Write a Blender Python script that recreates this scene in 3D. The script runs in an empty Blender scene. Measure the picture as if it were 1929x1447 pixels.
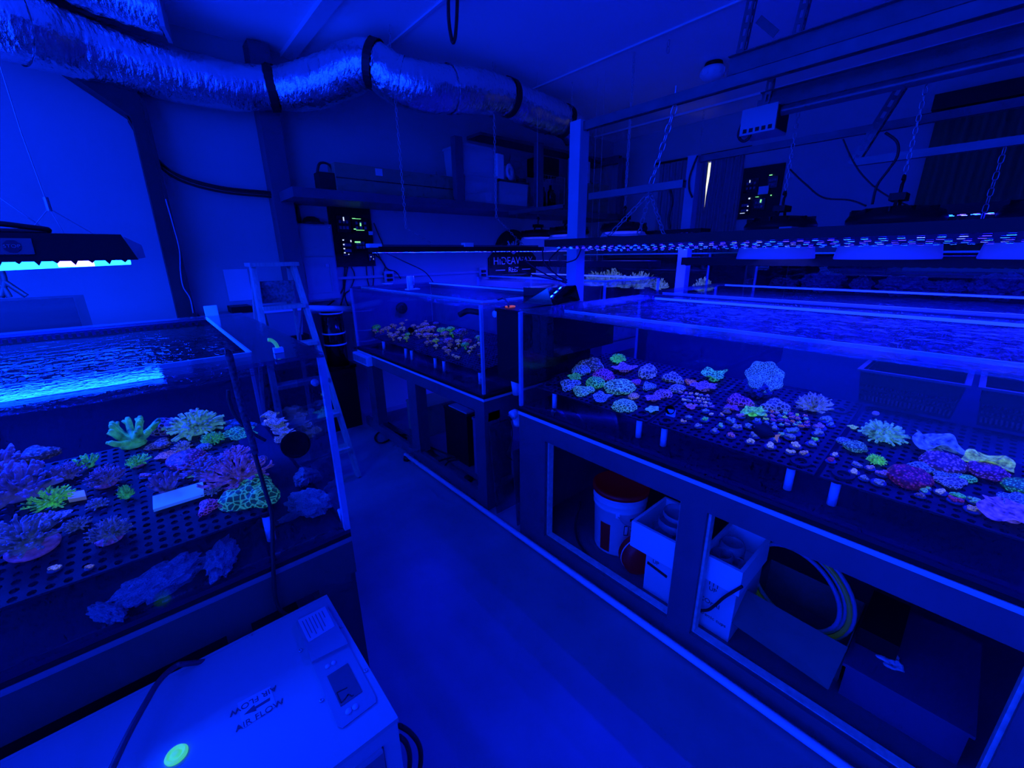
import bpy, bmesh, math, random
from mathutils import Vector, Matrix, noise

# ------------------------------------------------------------------ camera, world, exposure
SC = bpy.context.scene
COL = SC.collection
CX, CY, FPX, EYE = 964.5, 723.5, 780.2, 1.6          # focal length in pixels of the 1929 x 1447 frame, eye height
_p, _yaw, _roll = math.radians(17.348), math.radians(41.023), math.radians(-0.780)
_h = Vector((math.sin(_yaw), math.cos(_yaw), 0)); _r = Vector((math.cos(_yaw), -math.sin(_yaw), 0)); _z = Vector((0, 0, 1))
FW = math.cos(_p) * _h - math.sin(_p) * _z
_u = math.sin(_p) * _h + math.cos(_p) * _z
RT = math.cos(_roll) * _r + math.sin(_roll) * _u
UP = -math.sin(_roll) * _r + math.cos(_roll) * _u
EYEP = Vector((0, 0, EYE))
cam = bpy.data.cameras.new('camera'); camo = bpy.data.objects.new('camera', cam); COL.objects.link(camo)
camo.matrix_world = Matrix(((RT.x, UP.x, -FW.x, 0), (RT.y, UP.y, -FW.y, 0), (RT.z, UP.z, -FW.z, EYE), (0, 0, 0, 1)))
cam.sensor_fit = 'HORIZONTAL'; cam.sensor_width = 36; cam.lens = FPX * 36 / 1929; cam.clip_start = 0.02; cam.clip_end = 60
SC.camera = camo
world = bpy.data.worlds.new('world'); SC.world = world; world.use_nodes = True
_bg = world.node_tree.nodes['Background']; _bg.inputs[0].default_value = (0.0012, 0.024, 1.0, 1); _bg.inputs[1].default_value = 4.6  # uniform blue fill added from outside, entering by the room's unseen open side
SC.view_settings.view_transform = 'Standard'; SC.view_settings.look = 'None'
SC.view_settings.exposure = 0.2; SC.view_settings.gamma = 1.0; SC.view_settings.use_curve_mapping = False
SC.cycles.transparent_max_bounces = 40; SC.cycles.max_bounces = 5; SC.cycles.diffuse_bounces = 3; SC.cycles.glossy_bounces = 3; SC.cycles.use_adaptive_sampling = True; SC.cycles.adaptive_threshold = .06; SC.cycles.adaptive_min_samples = 12
SC.cycles.use_denoising = True; SC.cycles.sample_clamp_indirect = 6.0

def ray(x, y): return FW + (x - CX) / FPX * RT - (y - CY) / FPX * UP
def at(x, y, ax, v):                      # where the sight line of a point meets the plane ax = v
    d = ray(x, y); i = 'xyz'.index(ax); t = (v - EYEP[i]) / d[i]; return EYEP + t * d
def along(x, y, t): return EYEP + t * ray(x, y)
def mpp(p): return (p - EYEP).dot(FW) / FPX    # metres per pixel at p

R = random.Random(11)
# ------------------------------------------------------------------ materials
MATS = {}
def _nodes(m): m.use_nodes = True; nt = m.node_tree; return nt, nt.nodes, nt.links
def pm(name, col, rough=0.6, metal=0.0, spec=0.5, var=0.0, vscale=8.0, bump=0.0, bscale=40.0, stretch=None, emit=None, estr=0.0):
    if name in MATS: return MATS[name]
    m = bpy.data.materials.new(name); nt, N, L = _nodes(m); b = N['Principled BSDF']
    b.inputs['Base Color'].default_value = (*col, 1); b.inputs['Roughness'].default_value = rough
    b.inputs['Metallic'].default_value = metal; b.inputs['Specular IOR Level'].default_value = spec
    if var or bump:
        tc = N.new('ShaderNodeTexCoord'); mp = N.new('ShaderNodeMapping'); L.new(tc.outputs['Object'], mp.inputs[0])
        if stretch: mp.inputs['Scale'].default_value = stretch
    if var:
        n = N.new('ShaderNodeTexNoise'); n.inputs['Scale'].default_value = vscale; n.inputs['Detail'].default_value = 5; L.new(mp.outputs[0], n.inputs[0])
        cr = N.new('ShaderNodeValToRGB'); cr.color_ramp.elements[0].position = .3; cr.color_ramp.elements[1].position = .72
        cr.color_ramp.elements[0].color = (*[c * (1 - var) for c in col], 1); cr.color_ramp.elements[1].color = (*[min(1, c * (1 + var)) for c in col], 1)
        L.new(n.outputs[0], cr.inputs[0]); L.new(cr.outputs[0], b.inputs['Base Color'])
    if bump:
        n = N.new('ShaderNodeTexNoise'); n.inputs['Scale'].default_value = bscale; n.inputs['Detail'].default_value = 4; L.new(mp.outputs[0], n.inputs[0])
        bp = N.new('ShaderNodeBump'); bp.inputs['Strength'].default_value = bump; bp.inputs['Distance'].default_value = .01
        L.new(n.outputs[0], bp.inputs['Height']); L.new(bp.outputs[0], b.inputs['Normal'])
    if emit: b.inputs['Emission Color'].default_value = (*emit, 1); b.inputs['Emission Strength'].default_value = estr
    MATS[name] = m; return m
def em(name, col, s):
    if name in MATS: return MATS[name]
    m = bpy.data.materials.new(name); nt, N, L = _nodes(m); N.remove(N['Principled BSDF'])
    e = N.new('ShaderNodeEmission'); e.inputs[0].default_value = (*col, 1); e.inputs[1].default_value = s
    L.new(e.outputs[0], N['Material Output'].inputs[0]); MATS[name] = m; return m
def clear(name, tint, ior, rough=0.0, wave=0.0, wscale=20.0, wdist=.02, gcol=(1, 1, 1), film=0.0, filmcol=(.5, .5, .5)):
    """clear sheet or liquid: what lies behind shows through, the surface mirrors by its Fresnel share; film = the share of matt scatter"""
    if name in MATS: return MATS[name]
    m = bpy.data.materials.new(name); nt, N, L = _nodes(m); N.remove(N['Principled BSDF'])
    t = N.new('ShaderNodeBsdfTransparent'); t.inputs[0].default_value = (*tint, 1)
    g = N.new('ShaderNodeBsdfGlossy'); g.inputs['Roughness'].default_value = rough; g.inputs[0].default_value = (*gcol, 1)
    f = N.new('ShaderNodeFresnel'); gm = N.new('ShaderNodeNewGeometry'); mr = N.new('ShaderNodeMapRange')   # same mirror share from either side of the sheet
    mr.inputs[3].default_value = ior; mr.inputs[4].default_value = 1 / ior; L.new(gm.outputs['Backfacing'], mr.inputs[0]); L.new(mr.outputs[0], f.inputs[0])
    mx = N.new('ShaderNodeMixShader'); L.new(f.outputs[0], mx.inputs[0]); L.new(t.outputs[0], mx.inputs[1]); L.new(g.outputs[0], mx.inputs[2])
    if wave:
        tc = N.new('ShaderNodeTexCoord'); mp = N.new('ShaderNodeMapping'); L.new(tc.outputs['Object'], mp.inputs[0])
        n = N.new('ShaderNodeTexNoise'); n.inputs['Scale'].default_value = wscale; n.inputs['Detail'].default_value = 2.5; n.inputs['Distortion'].default_value = .6
        L.new(mp.outputs[0], n.inputs[0])
        bp = N.new('ShaderNodeBump'); bp.inputs['Strength'].default_value = wave; bp.inputs['Distance'].default_value = wdist
        L.new(n.outputs[0], bp.inputs['Height']); L.new(bp.outputs[0], g.inputs['Normal']); L.new(bp.outputs[0], f.inputs['Normal'])
    out = mx
    if film:
        d = N.new('ShaderNodeBsdfDiffuse'); d.inputs[0].default_value = (*filmcol, 1)
        m2 = N.new('ShaderNodeMixShader'); m2.inputs[0].default_value = film; L.new(mx.outputs[0], m2.inputs[1]); L.new(d.outputs[0], m2.inputs[2]); out = m2
    L.new(out.outputs[0], N['Material Output'].inputs[0]); MATS[name] = m; return m
def coral(name, base, glow, s=1.0, pat='cells', scale=7.0, lo=.25):
    """living coral tissue: matt body colour plus the fluorescence the coral gives off under the blue lamps"""
    if name in MATS: return MATS[name]
    m = bpy.data.materials.new(name); nt, N, L = _nodes(m); b = N['Principled BSDF']; b.inputs['Roughness'].default_value = .55
    tc = N.new('ShaderNodeTexCoord'); cr = N.new('ShaderNodeValToRGB'); e = cr.color_ramp.elements
    if pat == 'cells':
        v = N.new('ShaderNodeTexVoronoi'); v.feature = 'DISTANCE_TO_EDGE'; v.inputs['Scale'].default_value = scale; src = v.outputs['Distance']
        e[0].position, e[1].position = .02, .13; hi0, hi1 = 1.0, lo
    elif pat == 'polyp':
        v = N.new('ShaderNodeTexVoronoi'); v.inputs['Scale'].default_value = scale; src = v.outputs['Distance']
        e[0].position, e[1].position = .08, .5; hi0, hi1 = 1.0, lo
    else:
        v = N.new('ShaderNodeTexNoise'); v.inputs['Scale'].default_value = scale; v.inputs['Detail'].default_value = 6; src = v.outputs[0]
        e[0].position, e[1].position = .32, .66; hi0, hi1 = lo, 1.0
    L.new(tc.outputs['Object'], v.inputs['Vector']); L.new(src, cr.inputs[0])
    e[0].color = (hi0, hi0, hi0, 1); e[1].color = (hi1, hi1, hi1, 1)
    for inp, c in (('Base Color', base), ('Emission Color', glow)):
        mx = N.new('ShaderNodeMix'); mx.data_type = 'RGBA'; mx.blend_type = 'MULTIPLY'; mx.inputs[0].default_value = 1
        mx.inputs['A'].default_value = (*c, 1); L.new(cr.outputs[0], mx.inputs['B']); L.new(mx.outputs['Result'], b.inputs[inp])
    b.inputs['Emission Strength'].default_value = s
    MATS[name] = m; return m

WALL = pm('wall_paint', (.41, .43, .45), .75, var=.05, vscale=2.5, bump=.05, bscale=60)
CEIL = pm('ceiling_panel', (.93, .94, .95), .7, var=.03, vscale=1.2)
FLOOR = pm('floor_paint', (.24, .26, .30), .33, var=.12, vscale=5, bump=.06, bscale=25)
STEEL_DARK = pm('dark_steel_paint', (.025, .025, .035), .55, var=.15)
WOODP = pm('stand_paint', (.09, .095, .13), .5, var=.12, vscale=6, bump=.08, bscale=30)
PLYEDGE = pm('plywood_edge', (.62, .6, .55), .6, var=.2, vscale=40)
TRIMW = pm('white_trim', (.7, .72, .76), .45)
PVC = pm('white_pvc', (.86, .88, .92), .3)
WHITEM = pm('white_enamel', (.36, .38, .40), .35, var=.02)
GREYM = pm('grey_plastic', (.42, .44, .48), .4)
BLACKP = pm('black_plastic', (.007, .007, .009), .45, spec=.25)
BLACKG = pm('black_gloss', (.006, .006, .008), .12)
RUBBER = pm('black_rubber', (.012, .012, .014), .55)
RACKM = pm('rack_acrylic', (.035, .032, .045), .7, spec=.1, var=.35, vscale=14)
ZINC = pm('zinc_steel', (.55, .57, .6), .32, metal=.85, var=.15, vscale=20)
GALV = pm('galvanised_rail', (.11, .12, .14), .32, metal=.35, var=.15, vscale=12)
FOIL = pm('duct_foil', (.85, .87, .9), .2, metal=1.0, bump=1.0, bscale=30, stretch=(1.6, 1.0, .6))
WOOD = pm('ladder_wood', (.5, .47, .42), .6, var=.2, vscale=10, stretch=(8, 8, 1))
GLASS = clear('tank_glass', (.93, .96, 1.0), 1.5, gcol=(.5, .5, .5))
EDGEG = clear('glass_edge', (.5, .8, 1.0), 1.5, .05, film=.35, filmcol=(.75, .85, .95))
BRACE = clear('wet_glass_brace', (.86, .93, 1.0), 1.6, .03, wave=.10, wscale=44, gcol=(.4, .4, .42), film=.03, filmcol=(.6, .65, .75))
WATER = clear('water', (.80, .90, 1.0), 1.33, .015, wave=.8, wscale=22, wdist=.03, gcol=(.5, .5, .55), film=.012, filmcol=(.55, .65, .85))  # matt share added for cloudiness and to bounce light up at the ceiling
EDGEHI = pm('glass_edge_highlight', (.75, .9, .95), .15, emit=(.0, .01, .05), estr=1.0)  # pale colour and faint glow stand in for the highlight along glass edges
WSIDE = clear('water_body', (.97, .985, 1.0), 1.02)
LBRACE = clear('thick_glass_brace', (.45, .55, .75), 1.7, .012, wave=.03, wscale=60, film=.05, filmcol=(.3, .35, .5))
SIDEB = clear('mirroring_end_pane', (.55, .6, .75), 2.6, gcol=(.6, .6, .65))  # dark tint and raised mirror share stand in for total internal reflection
BACKB = pm('tank_back_panel', (.02, .022, .05), .6, spec=.12)
HAZEB = pm('grey_haze_panel', (.10, .105, .16), .5, spec=.2)  # opaque pane, blue-grey haze of the water put into its colour
BLUEB = pm('blue_haze_panel', (.03, .045, .08), .6, spec=.1)  # opaque pane carrying the water's blue haze as colour
SMOKE = clear('clear_plastic_bin', (.75, .78, .85), 1.45, .12, film=.55, filmcol=(.66, .68, .72))
CARD = pm('cardboard', (.28, .22, .15), .75, var=.1)
CARDW = pm('white_carton', (.62, .64, .66), .7, var=.06)
FOAMW = pm('foam_box', (.85, .87, .9), .7, bump=.1, bscale=120)
INK = pm('black_ink', (.01, .01, .012), .6)
PRINT = pm('pale_print', (.7, .72, .75), .6)
ROCK = pm('reef_rock', (.42, .4, .42), .85, var=.5, vscale=22, bump=.8, bscale=30)
DARKROCK = pm('dark_rock', (.09, .09, .11), .85, var=.5, vscale=14, bump=.8, bscale=20)
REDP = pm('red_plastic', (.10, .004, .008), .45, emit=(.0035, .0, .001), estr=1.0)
CURT1 = pm('blue_grey_curtain', (.22, .23, .27), .85)
CURT2 = pm('olive_curtain', (.13, .18, .09), .85)

# ------------------------------------------------------------------ mesh helpers
class MB:
    def __init__(s): s.v = []; s.f = []; s.mi = []; s.cur = 0
    def add(s, vs, fs):
        o = len(s.v); s.v += [tuple(x) for x in vs]; s.f += [tuple(i + o for i in f) for f in fs]; s.mi += [s.cur] * len(fs); return s
    def box(s, a, b):
        x0, y0, z0 = a; x1, y1, z1 = b
        return s.add([(x0, y0, z0), (x1, y0, z0), (x1, y1, z0), (x0, y1, z0), (x0, y0, z1), (x1, y0, z1), (x1, y1, z1), (x0, y1, z1)],
                     [(0, 3, 2, 1), (4, 5, 6, 7), (0, 1, 5, 4), (1, 2, 6, 5), (2, 3, 7, 6), (3, 0, 4, 7)])
    def obox(s, c, ax, ay, az):      # box by centre and three half-axis vectors
        c, ax, ay, az = map(Vector, (c, ax, ay, az))
        P = [c + i * ax + j * ay + k * az for k in (-1, 1) for j, i in ((-1, -1), (-1, 1), (1, 1), (1, -1))]
        return s.add(P, [(0, 3, 2, 1), (4, 5, 6, 7), (0, 1, 5, 4), (1, 2, 6, 5), (2, 3, 7, 6), (3, 0, 4, 7)])
    def bar(s, p0, p1, w, h, up=(0, 0, 1)):
        p0, p1 = Vector(p0), Vector(p1); d = (p1 - p0); L = d.length; d.normalize(); up = Vector(up)
        if abs(d.dot(up)) > .98: up = Vector((1, 0, 0))
        sd = d.cross(up).normalized(); u2 = sd.cross(d)
        return s.obox((p0 + p1) / 2, d * L / 2, sd * w / 2, u2 * h / 2)
    def tube(s, pts, r, n=8, cap=True):
        pts = [Vector(p) for p in pts]; m = len(pts); rs = r if isinstance(r, (list, tuple)) else [r] * m
        vs = []; up = None
        for i in range(m):
            d = (pts[min(i + 1, m - 1)] - pts[max(i - 1, 0)]).normalized()
            if up is None: up = d.orthogonal().normalized()
            else:
                up = up - d * up.dot(d)
                up = up.normalized() if up.length > 1e-6 else d.orthogonal().normalized()
            sd = d.cross(up)
            for k in range(n):
                a = 2 * math.pi * k / n; vs.append(pts[i] + rs[i] * (math.cos(a) * up + math.sin(a) * sd))
        fs = [(i * n + k, i * n + (k + 1) % n, (i + 1) * n + (k + 1) % n, (i + 1) * n + k) for i in range(m - 1) for k in range(n)]
        if cap: fs += [tuple(range(n - 1, -1, -1)), tuple((m - 1) * n + k for k in range(n))]
        return s.add(vs, fs)
    def cyl(s, p0, p1, r0, r1=None, n=16): return s.tube([p0, p1], [r0, r0 if r1 is None else r1], n)
    def lathe(s, prof, c=(0, 0, 0), n=24, axis=None):
        """profile [(radius, height)] turned about axis (default z)"""
        c = Vector(c); ax = Vector(axis).normalized() if axis else Vector((0, 0, 1)); e1 = ax.orthogonal().normalized() if axis else Vector((1, 0, 0)); e2 = ax.cross(e1)
        vs = [c + ax * h + max(r, 1e-5) * (math.cos(2 * math.pi * k / n) * e1 + math.sin(2 * math.pi * k / n) * e2) for r, h in prof for k in range(n)]
        m = len(prof)
        return s.add(vs, [(i * n + k, i * n + (k + 1) % n, (i + 1) * n + (k + 1) % n, (i + 1) * n + k) for i in range(m - 1) for k in range(n)])
    def quad(s, a, b, c, d): return s.add([a, b, c, d], [(0, 1, 2, 3)])
    def slab(s, poly, nrm, t):       # polygon (list of points) thickened by t along nrm
        nrm = Vector(nrm); P = [Vector(p) for p in poly]; n = len(P)
        return s.add(P + [p + nrm * t for p in P], [tuple(range(n - 1, -1, -1)), tuple(range(n, 2 * n))] + [(i, (i + 1) % n, n + (i + 1) % n, n + i) for i in range(n)])
    def ico(s, c, r, sub=2, sq=(1, 1, 1), amp=0.0, fr=3.0, seed=0.0):
        bm = bmesh.new(); bmesh.ops.create_icosphere(bm, subdivisions=sub, radius=1.0)
        c = Vector(c); vs = []
        for v in bm.verts:
            d = v.co.normalized(); k = 1.0
            if amp: k += amp * noise.fractal(d * fr + Vector((seed, seed * .7, -seed)), 1.0, 2.0, 4)
            vs.append(c + Vector((d.x * sq[0], d.y * sq[1], d.z * sq[2])) * r * k)
        s.add(vs, [tuple(v.index for v in f.verts) for f in bm.faces]); bm.free(); return s
    def mesh(s, name, mats, smooth=False):
        me = bpy.data.meshes.new(name); me.from_pydata(s.v, [], s.f)
        for m in (mats if isinstance(mats, (list, tuple)) else [mats]): me.materials.append(m)
        if isinstance(mats, (list, tuple)): me.polygons.foreach_set('material_index', s.mi)
        if smooth: me.polygons.foreach_set('use_smooth', [True] * len(me.polygons))
        me.update(); return me
    def build(s, name, mats, parent=None, smooth=False, label=None):
        """one mesh object; vertices are given in world space (parents are Empties whose matrix is only a translation)"""
        if parent is not None:
            o0 = wloc(parent); s.v = [(x - o0.x, y - o0.y, z - o0.z) for x, y, z in s.v]
        else:
            xs = list(zip(*s.v)); o0 = Vector(((min(xs[0]) + max(xs[0])) / 2, (min(xs[1]) + max(xs[1])) / 2, min(xs[2])))
            s.v = [(x - o0.x, y - o0.y, z - o0.z) for x, y, z in s.v]
        o = bpy.data.objects.new(name, s.mesh(name, mats, smooth)); COL.objects.link(o)
        if parent is not None: o.parent = parent
        else: o.location = o0
        if label: o['label'] = label
        return o
def wloc(o):
    p = Vector((0, 0, 0))
    while o: p = p + o.location; o = o.parent
    return p
def tag(o, label, cat, group=None, kind=None):
    o['label'] = label
    if cat: o['category'] = cat
    if group: o['group'] = group
    if kind: o['kind'] = kind
    return o
def thing(name, label, cat, loc, group=None, kind=None):
    o = bpy.data.objects.new(name, None); COL.objects.link(o); o.location = loc; o.empty_display_size = .05
    return tag(o, label, cat, group, kind)
def struct(o, label=None):
    o['kind'] = 'structure'
    if label: o['label'] = label
    return o
def smooth_path(pts, k=6):
    P = [Vector(p) for p in pts]; out = []
    for i in range(len(P) - 1):
        p0, p1, p2, p3 = P[max(i - 1, 0)], P[i], P[i + 1], P[min(i + 2, len(P) - 1)]
        for j in range(k):
            t = j / k
            out.append(.5 * ((2 * p1) + (p2 - p0) * t + (2 * p0 - 5 * p1 + 4 * p2 - p3) * t * t + (3 * p1 - p0 - 3 * p2 + p3) * t ** 3))
    out.append(P[-1]); return out
def cable(name, label, pts, r=.006, mat=None, cat='cable', parent=None, k=6, group=None):
    o = MB().tube(smooth_path(pts, k), r, 7).build(name, mat or RUBBER, parent, True)
    if parent is None: tag(o, label, cat, group)
    return o
def text(name, body, size, M, mat, parent, extrude=.0006, ax='CENTER'):
    """raised lettering; M = 4x4 world matrix of its centre"""
    c = bpy.data.curves.new(name, 'FONT'); c.body = body; c.size = size; c.align_x = ax; c.align_y = 'CENTER'; c.extrude = extrude
    c.materials.append(mat); o = bpy.data.objects.new(name, c); COL.objects.link(o); o.parent = parent
    M = M.copy(); M.translation = M.translation - wloc(parent)
    dg = bpy.context.evaluated_depsgraph_get(); me = bpy.data.meshes.new_from_object(o.evaluated_get(dg)); bpy.data.objects.remove(o)
    me.transform(M); o = bpy.data.objects.new(name, me); COL.objects.link(o); o.parent = parent
    return o
def frame(o, x, y, z=None):
    x = Vector(x).normalized(); y = Vector(y).normalized(); z = x.cross(y).normalized(); y = z.cross(x)
    return Matrix(((x.x, y.x, z.x, o[0]), (x.y, y.y, z.y, o[1]), (x.z, y.z, z.z, o[2]), (0, 0, 0, 1)))
ORD = 'first second third fourth fifth sixth seventh eighth ninth tenth eleventh twelfth thirteenth fourteenth fifteenth sixteenth seventeenth eighteenth nineteenth twentieth'.split()
def ordn(i):
    if i < 20: return ORD[i]
    t = ('twenty', 'thirty', 'forty', 'fifty')[(i + 1) // 10 - 2]; u = (i + 1) % 10
    return t.rstrip('y') + 'ieth' if u == 0 else t + '-' + ORD[u - 1]

# ------------------------------------------------------------------ the room
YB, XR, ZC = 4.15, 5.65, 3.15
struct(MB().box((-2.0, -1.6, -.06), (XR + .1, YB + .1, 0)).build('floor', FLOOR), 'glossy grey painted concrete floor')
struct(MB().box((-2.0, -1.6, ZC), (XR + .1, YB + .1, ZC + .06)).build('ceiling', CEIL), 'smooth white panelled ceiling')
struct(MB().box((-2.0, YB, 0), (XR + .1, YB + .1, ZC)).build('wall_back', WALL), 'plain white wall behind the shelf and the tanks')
wr = MB()
W1 = (2.30, 3.32, 1.55, 2.72); W2 = (-1.2, .66, 1.4, 2.74)       # window openings: y0, y1, z0, z1
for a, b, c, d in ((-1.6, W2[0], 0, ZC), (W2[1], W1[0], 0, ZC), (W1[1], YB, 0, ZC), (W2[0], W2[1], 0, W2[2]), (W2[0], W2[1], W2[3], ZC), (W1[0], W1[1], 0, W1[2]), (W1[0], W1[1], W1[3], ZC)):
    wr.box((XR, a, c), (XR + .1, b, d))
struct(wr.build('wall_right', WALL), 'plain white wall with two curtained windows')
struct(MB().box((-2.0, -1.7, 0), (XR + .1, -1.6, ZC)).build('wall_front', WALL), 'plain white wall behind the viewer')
DAY = em('daylight_pane', (1.0, .98, .72), 1.2); DUSK = em('dim_daylight_pane', (.02, .03, .02), .6)
for i, (w, mat) in enumerate(((W1, DAY), (W2, DUSK))):
    e = thing('window_%d' % (i + 1), ('window behind pale curtains with a bright slit of daylight', 'large window behind dark olive curtains')[i], None, (XR + .05, (w[0] + w[1]) / 2, w[2]), kind='structure')
    MB().box((XR + .085, w[0], w[2]), (XR + .095, w[1] if i else 2.60, w[3])).build('pane', DUSK, e)
    if i == 0:
        MB().box((XR + .085, 2.60, w[2]), (XR + .095, 2.74, w[3])).build('pane', mat, e); MB().box((XR + .085, 2.74, w[2]), (XR + .095, w[1], w[3])).build('pane', DUSK, e)
    f = MB()
    for a, b, c, d in ((w[0], w[0] + .05, w[2], w[3]), (w[1] - .05, w[1], w[2], w[3]), (w[0] + .05, w[1] - .05, w[2], w[2] + .05), (w[0] + .05, w[1] - .05, w[3] - .05, w[3])): f.box((XR + .03, a, c), (XR + .08, b, d))
    f.build('window_frame', TRIMW, e)
def curtain(name, label, y0, y1, z0, z1, x, amp, nf, mat, gap=None, rod=None):
    e = thing(name, label, 'curtain', (x, (y0 + y1) / 2, z0))
    nu, nv = 90, 6; vs = []
    for j in range(nv + 1):
        for i in range(nu + 1):
            t = i / nu; z = z0 + (z1 - z0) * j / nv; a = y0; b = y1
            if gap: a, b = gap(y0, y1, z)
            y = a + (b - a) * t
            vs.append((x - amp - amp * math.sin(t * nf * 6.283 + .5 * math.sin(t * 9)) * (.75 + .25 * j / nv), y, z))
    m = MB(); n = len(vs); q = [(j * (nu + 1) + i, j * (nu + 1) + i + 1, (j + 1) * (nu + 1) + i + 1, (j + 1) * (nu + 1) + i) for j in range(nv) for i in range(nu)]
    m.add(vs + [(a + .006, b, c) for a, b, c in vs], q + [tuple(k + n for k in reversed(f)) for f in q])
    m.build('cloth', mat, e, True)
    if rod: MB().tube([(x - amp, rod[0], z1 + .02), (x - amp, rod[1], z1 + .02)], .014, 8).build('curtain_rod', rod[2], e, True)
    return e
curtain('curtain', 'blue-grey curtain leaf nearer the wall corner', 2.69, 3.34, 1.35, 2.73, XR - .015, .02, 7, CURT1, lambda a, b, z: (2.672 + .022 * max(0, min(1, (z - 2.2) / .3)), b), (2.2, 3.42, STEEL_DARK))
curtain('curtain', 'blue-grey curtain leaf beside the wall controller board', 2.27, 2.655, 1.35, 2.73, XR - .015, .02, 5, CURT1, lambda a, b, z: (a, 2.672 - .022 * max(0, min(1, (z - 2.2) / .3))))
curtain('curtain', 'dark olive pleated curtain over the large window', -1.2, .67, 1.2, 2.72, XR - .03, .035, 17, CURT2, None, (-1.2, .78, BLACKP))
tag(MB().box((XR - .2, -1.2, 2.74), (XR - .01, .70, 2.86)).build('curtain_pelmet', BLACKP), 'black pelmet box above the olive curtain', 'pelmet')
# ceiling joints and cover strips
for i, (px, w, t) in enumerate((((607, 12), .10, .035), ((830, 3), .02, .012), ((1250, 62), .03, .012), ((1300, 210), .05, .02))):
    x = at(*px, 'z', ZC).x
    struct(MB().box((x - w / 2, -1.55, ZC - t), (x + w / 2, YB - .02, ZC)).build('trim_%d' % (i + 1), TRIMW), 'white cover strip along the ceiling panels')
# steel portal column with haunched rafter against the back wall
col = thing('steel_column', 'dark steel building column with haunched rafter against the white wall', 'column', (.21, 4.07, 0), kind='structure')
MB().slab([(.135, YB - .17, 0), (.15, YB - .17, 0), (.185, YB - .17, 2.50), (-.31, YB - .17, 2.865), (-.70, YB - .17, 3.14), (-.12, YB - .17, 3.14), (.262, YB - .17, 2.62), (.26, YB - .17, 0)], (0, 1, 0), .165).build('web', STEEL_DARK, col)
MB().box((.255, YB - .2, 0), (.275, YB - .01, 2.60)).build('flange', STEEL_DARK, col)
tag(MB().box((.955, YB - .16, 0), (1.10, YB - .002, 3.13)).build('wall_post', pm('shaded_post_colour', (.09, .095, .13), .6)), 'wooden post with painted shade on the wall at the end of the shelf', 'post', kind='structure')  # dark colour holds the shade seen on this band of wall

# ------------------------------------------------------------------ lamps (each gives its own light)
BLUE = (.0012, .022, 1.0)
T5 = em('t5_actinic', (.0010, .032, 1.0), 66.0)
T5P = em('t5_pink', (.06, .03, .5), 46.0)
LEDS = [em('led_royal_blue', (.0008, .008, 1.0), 606.9), em('led_violet', (.004, .0022, 1.0), 525.98), em('led_cyan', (.0008, .011, .9), 647.36), em('led_white', (.008, .012, 1.0), 485.52)]
def emitter(m, x, y, z, a, b, k):
    # one diode: dark sides, glowing face downwards
    m.cur = 4; m.add([(x - a, y - b, z - .002), (x + a, y - b, z - .002), (x + a, y + b, z - .002), (x - a, y + b, z - .002), (x - a, y - b, z + .003), (x + a, y - b, z + .003), (x + a, y + b, z + .003), (x - a, y + b, z + .003)],
                     [(0, 1, 5, 4), (1, 2, 6, 5), (2, 3, 7, 6), (3, 0, 4, 7)])
    m.cur = k; m.quad((x - a, y - b, z - .002), (x - a, y + b, z - .002), (x + a, y + b, z - .002), (x + a, y - b, z - .002))
def led_array(parent, xs, y0, y1, pitch, fz, size=(.012, .005), seed=1):
    """small square emitters under a light bar; fz(x) = height of the underside"""
    rr = random.Random(seed); m = MB(); n = int(abs(y1 - y0) / pitch)
    for j, x in enumerate(xs):
        for i in range(n):
            y = y0 + (y1 - y0) * (i + .5 + (.25 if j % 2 else 0)) / n; z = fz(x) - .003
            a, b = size; emitter(m, x, y, z, b, a, rr.choice((0, 0, 1, 1, 2, 3)))
    o = m.build('led_emitters', LEDS + [BLACKP], parent); o['kind'] = 'stuff'; return o
# T5 hood over the coral tank beside the chiller
HY0, HY1, HXR = 2.06, 2.46, .016
hood = thing('fluorescent_hood', 'black hanging fluorescent lamp hood with glowing cyan tubes and a stop sticker', 'lamp', (-.7, 2.26, 1.59))
MB().add([(-1.5, HY0, 1.594), (HXR, HY0, 1.600), (HXR - .03, HY0 + .04, 1.687), (-1.5, HY0 + .04, 1.690), (-1.5, HY1, 1.594), (HXR, HY1, 1.600), (HXR - .03, HY1 - .04, 1.687), (-1.5, HY1 - .04, 1.690)],
         [(0, 1, 2, 3), (5, 4, 7, 6), (1, 5, 6, 2), (4, 0, 3, 7), (3, 2, 6, 7), (4, 5, 1, 0)]).build('housing', pm('hood_paint', (.010, .010, .014), .5, spec=.2), hood)
MB().add([(HXR - .012, HY0 + .01, 1.602), (HXR + .022, HY0 + .06, 1.607), (HXR + .022, HY1 - .06, 1.607), (HXR - .012, HY1 - .01, 1.602), (HXR - .024, HY0 + .05, 1.68), (HXR + .02, HY0 + .08, 1.652), (HXR + .02, HY1 - .08, 1.652), (HXR - .024, HY1 - .05, 1.68)],
         [(0, 1, 5, 4), (1, 2, 6, 5), (2, 3, 7, 6), (4, 5, 6, 7), (0, 3, 2, 1), (0, 4, 7, 3)]).build('end_cap', GREYM, hood)
MB().add([(-1.48, HY0 + .012, 1.530), (-.008, HY0 + .012, 1.584), (-.008, HY1 - .02, 1.590), (-1.48, HY1 - .02, 1.570), (-1.48, HY0 + .012, 1.593), (-.008, HY0 + .012, 1.599), (-.008, HY1 - .02, 1.599), (-1.48, HY1 - .02, 1.593)],
         [(0, 3, 2, 1), (4, 5, 6, 7), (0, 1, 5, 4), (1, 2, 6, 5), (2, 3, 7, 6), (3, 0, 4, 7)]).build('tube_diffuser', T5, hood, label='glowing cyan tubes behind clear acrylic')
MB().box((-.190, HY0 + .008, 1.5805), (-.103, HY0 + .02, 1.5985)).build('pink_tube', T5P, hood, label='glowing pink-white tube section')
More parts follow.
